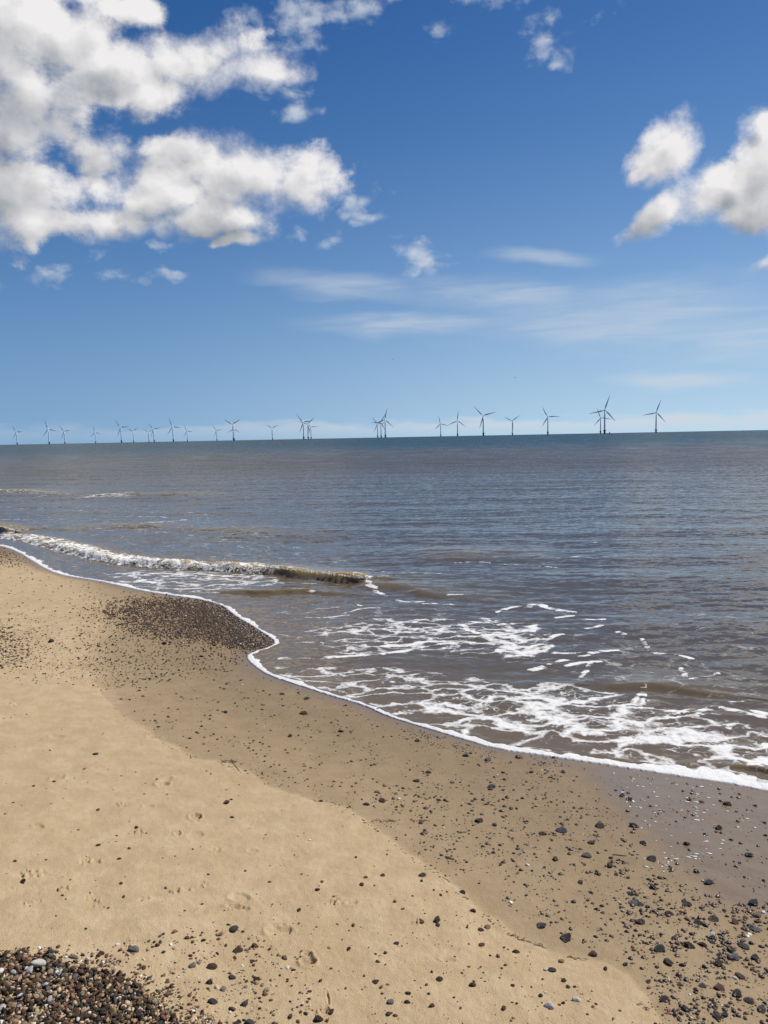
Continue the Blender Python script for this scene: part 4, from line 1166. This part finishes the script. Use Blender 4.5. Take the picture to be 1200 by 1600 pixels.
def nacelle_mesh():
    import bmesh
    bm = bmesh.new()
    secs = [(-1.6, 1.35, 1.45), (-0.6, 1.65, 1.75), (3.0, 1.75, 1.9), (7.0, 1.65, 1.75), (8.6, 1.25, 1.35)]
    rings = []
    for (yy, hw, hh) in secs:
        rg = []
        for k in range(16):
            a = 2 * math.pi * k / 16
            c_, s_ = math.cos(a), math.sin(a)
            rg.append(bm.verts.new((hw * math.copysign(abs(c_) ** .45, c_), yy, hh * math.copysign(abs(s_) ** .45, s_))))
        rings.append(rg)
    for i in range(len(rings) - 1):
        for k in range(16): bm.faces.new([rings[i][k], rings[i][(k + 1) % 16], rings[i + 1][(k + 1) % 16], rings[i + 1][k]])
    bm.faces.new(rings[0]); bm.faces.new(rings[-1][::-1])
    bmesh.ops.recalc_face_normals(bm, faces=bm.faces)
    me = bpy.data.meshes.new('nacelle'); bm.to_mesh(me); bm.free()
    me.materials.append(mat_paint)
    return me


nac_me = nacelle_mesh()
hv, hq = lathe([(0.0, -2.4), (0.7, -2.2), (1.25, -1.5), (1.5, -.4), (1.5, .9), (0, 1.0)])
hv = hv[:, [0, 2, 1]] * (1, 1, 1)
hub_me = make_mesh('hub', hv, hq[:, ::-1]); hub_me.materials.append(mat_paint)
bl_me = make_mesh('blade', *blade_mesh()); bl_me.materials.append(mat_paint)
WIND = R(-14)              # the rotors all face the same wind

TURB = [  # (base px, base py, hub py, main blade direction in the picture as dx, dy(up)), label
 (27, 695, 677, -10, 22, 'pale turbine farthest to the left on the horizon'),
 (77, 694, 672.5, -7, 28, 'second turbine from the left, one blade nearly upright'),
 (101.5, 693, 675, -12, 20, 'third turbine from the left, small with one blade up and to the left'),
 (149.5, 692, 676, -5, 28, 'lone small turbine fourth from the left, wide gaps on both sides'),
 (190, 691.5, 669, -16, 27, 'fifth turbine from the left, taller than the small one beside it'),
 (209, 690.5, 674, -19, 12, 'small turbine sixth from the left with two blades raised'),
 (233, 691, 676, -13, 10, 'faint smaller turbine just to the left of a slightly taller neighbour'),
 (241, 690.5, 671, -14, 20, 'eighth turbine from the left, just to the right of a faint smaller one'),
 (271, 689.7, 667, -13, 37, 'tall turbine ninth from the left with a blade reaching up'),
 (293, 689.5, 674, -12, -18, 'small low turbine tenth from the left, blade pointing down'),
 (339, 688.3, 672.3, 19, 2, 'small turbine just left of the overlapping pair of rotors, blade level'),
 (365, 688.3, 663.5, -37, 23, 'taller turbine of the overlapping pair, two blades raised in a wide V'),
 (366.2, 688, 670, -30, -18, 'shorter turbine hidden behind the one with blades in a wide V'),
 (426, 687.7, 670, -24, 17, 'faint lone small turbine between the V-shaped pair and the close trio'),
 (474.7, 686.7, 660.3, -29, 39, 'tallest turbine of the close trio left of the middle'),
 (481.7, 686.7, 663.3, 25, 23, 'middle turbine of the close trio, blade up and to the right'),
 (486.3, 686.7, 668.3, 31, 3, 'shortest turbine on the right of the close trio'),
 (590.3, 685, 663.3, -15, 22, 'shortest turbine on the left of the cluster at the middle of the horizon'),
 (595.7, 684.7, 660.7, -38, 1, 'middle-sized turbine partly behind the tallest at the middle of the horizon'),
 (602.3, 684.3, 656, 11, 53, 'tallest turbine of the cluster at the middle of the horizon'),
 (688.7, 682.3, 662.3, -9, 40, 'shorter turbine of the spaced two just right of the middle cluster'),
 (715, 682, 657.7, 6, 48, 'turbine with an upright blade, taller of the spaced two right of the middle'),
 (755.3, 681, 649.7, -40, 42, 'tall dark turbine standing alone with two blades raised'),
 (800.7, 679.5, 657.3, -30, 15, 'smaller lone turbine between two tall ones, blades in a shallow V'),
 (856, 678.3, 651, -24, 43, 'dark turbine with one blade level, left of the overlapping tall pair'),
 (938.3, 676.7, 653, -14, 37, 'shorter turbine overlapped by the tallest one'),
 (944.7, 676.7, 641.3, 22, 67, 'tallest and nearest turbine, standing before a shorter one'),
 (1025, 674.3, 644.7, 19, 56, 'turbine farthest to the right, alone on the horizon')]


def build_turbine():
    root = bpy.data.objects.new('wind_turbine', None); C.objects.link(root)
    link('foundation', found_me, None, root); link('work_platform', plat_me, None, root); link('tower', tower_me, None, root)
    nc = link('nacelle', nac_me, None, root); nc.location = (0, 0, HUB); nc.rotation_euler = (0, 0, WIND)
    hb = link('hub', hub_me, None, root)
    hb.matrix_local = Matrix.Translation((0, 0, HUB)) @ Matrix.Rotation(WIND, 4, 'Z') @ Matrix.Translation((0, -3.0, 0))
    for k in range(3):
        b = link('blade', bl_me, None, hb); b.rotation_euler = (0, k * 2 * math.pi / 3, 0)
    return root


def copy_turbine(src):
    r_ = src.copy(); C.objects.link(r_)
    for ch in src.children:
        c_ = ch.copy(); C.objects.link(c_); c_.parent = r_
        for g_ in ch.children:
            d_ = g_.copy(); C.objects.link(d_); d_.parent = c_
    return r_


proto = None
for (bx, by, hy_, dx_, dy_, lb) in TURB:
    hp = by - hy_
    D = HUB * F / hp
    d = ray(bx, by); az_ = math.atan2(d[0], d[1])
    o = build_turbine() if proto is None else copy_turbine(proto)
    proto = proto or o
    o.location = (math.sin(az_) * D, math.cos(az_) * D, 0)
    tag(o, lb, 'wind turbine', 'wind turbines out at sea')
    rel = math.cos(WIND + az_)
    phi = math.atan2(dx_ / rel, dy_)
    for ch in o.children:
        if ch.data == hub_me:
            for k, b in enumerate([c for c in ch.children]):
                b.rotation_euler = (0, phi + k * 2 * math.pi / 3, 0)

# ------------------------------------------------------------------ a buoy beside the tallest turbine, and three far birds
mat_dark, t = material('dark_paint')
pos = t.node('ShaderNodeTexCoord').outputs['Object']
t.out(t.bsdf(t.mix(t.noise(pos, 2, 3, .5), (0.03, 0.03, 0.03), (0.07, 0.06, 0.05)), 0.6))
d = ray(952.5, 677); az_ = math.atan2(d[0], d[1]); D = 1750
root = bpy.data.objects.new('buoy', None); C.objects.link(root); root.location = (math.sin(az_) * D, math.cos(az_) * D, 0)
tag(root, 'small dark buoy floating beside the tallest turbine', 'buoy')
link('float', make_mesh('float', *lathe([(0, -.8), (2.0, -.6), (2.2, .4), (2.0, 1.0), (.6, 1.1), (0, 1.1)], 16)), mat_dark, root)
link('cage', make_mesh('cage', *lathe([(1.3, 1.05), (.9, 3.4), (.45, 5.0), (.0, 5.05)], 8)), mat_dark, root)


def bird_mesh(dihedral):
    V = []; Q = []; n = 17
    for i in range(n):
        f = (i / (n - 1)) * 2 - 1; a = abs(f)
        sx = f * 0.65; zz = dihedral * (a * (1 - 0.55 * a)) * 1.2
        c_ = 0.15 * (1 - a ** 2.2) + 0.012; th = 0.03 * (1 - a) + 0.006 + 0.05 * math.exp(-(a / .07) ** 2)
        body = 0.22 * math.exp(-(a / .08) ** 2)
        for k in range(8):
            an = 2 * math.pi * k / 8
            V.append((sx, math.cos(an) * (c_ * .6 + body) - 0.12 * a, zz + math.sin(an) * th))
    for i in range(n - 1):
        for k in range(8):
            Q.append([i * 8 + k, i * 8 + (k + 1) % 8, (i + 1) * 8 + (k + 1) % 8, (i + 1) * 8 + k])
    Q.append([0, 1, 2, 3]); Q.append([0, 3, 4, 7]); 
    return np.array(V), np.array(Q)


for (px, py, D, rz, rb, dih, lb) in [(613.5, 562, 330, 0.5, .25, .18, 'tiny dark gull gliding above the middle turbines'), (805, 590, 260, 0.2, -.1, .05, 'distant gull with level wings over the lone small turbine'),
                                     (1055, 537.5, 330, -.6, .4, .2, 'farthest speck of a gull high over the streaky clouds')]:
    d = ray(px, py)
    o = link('gull', make_mesh('gull', *bird_mesh(dih)), mat_dark)
    o.location = CP + d * D; o.rotation_euler = (0, rb, rz)
    tag(o, lb, 'gull', 'gulls over the sea')
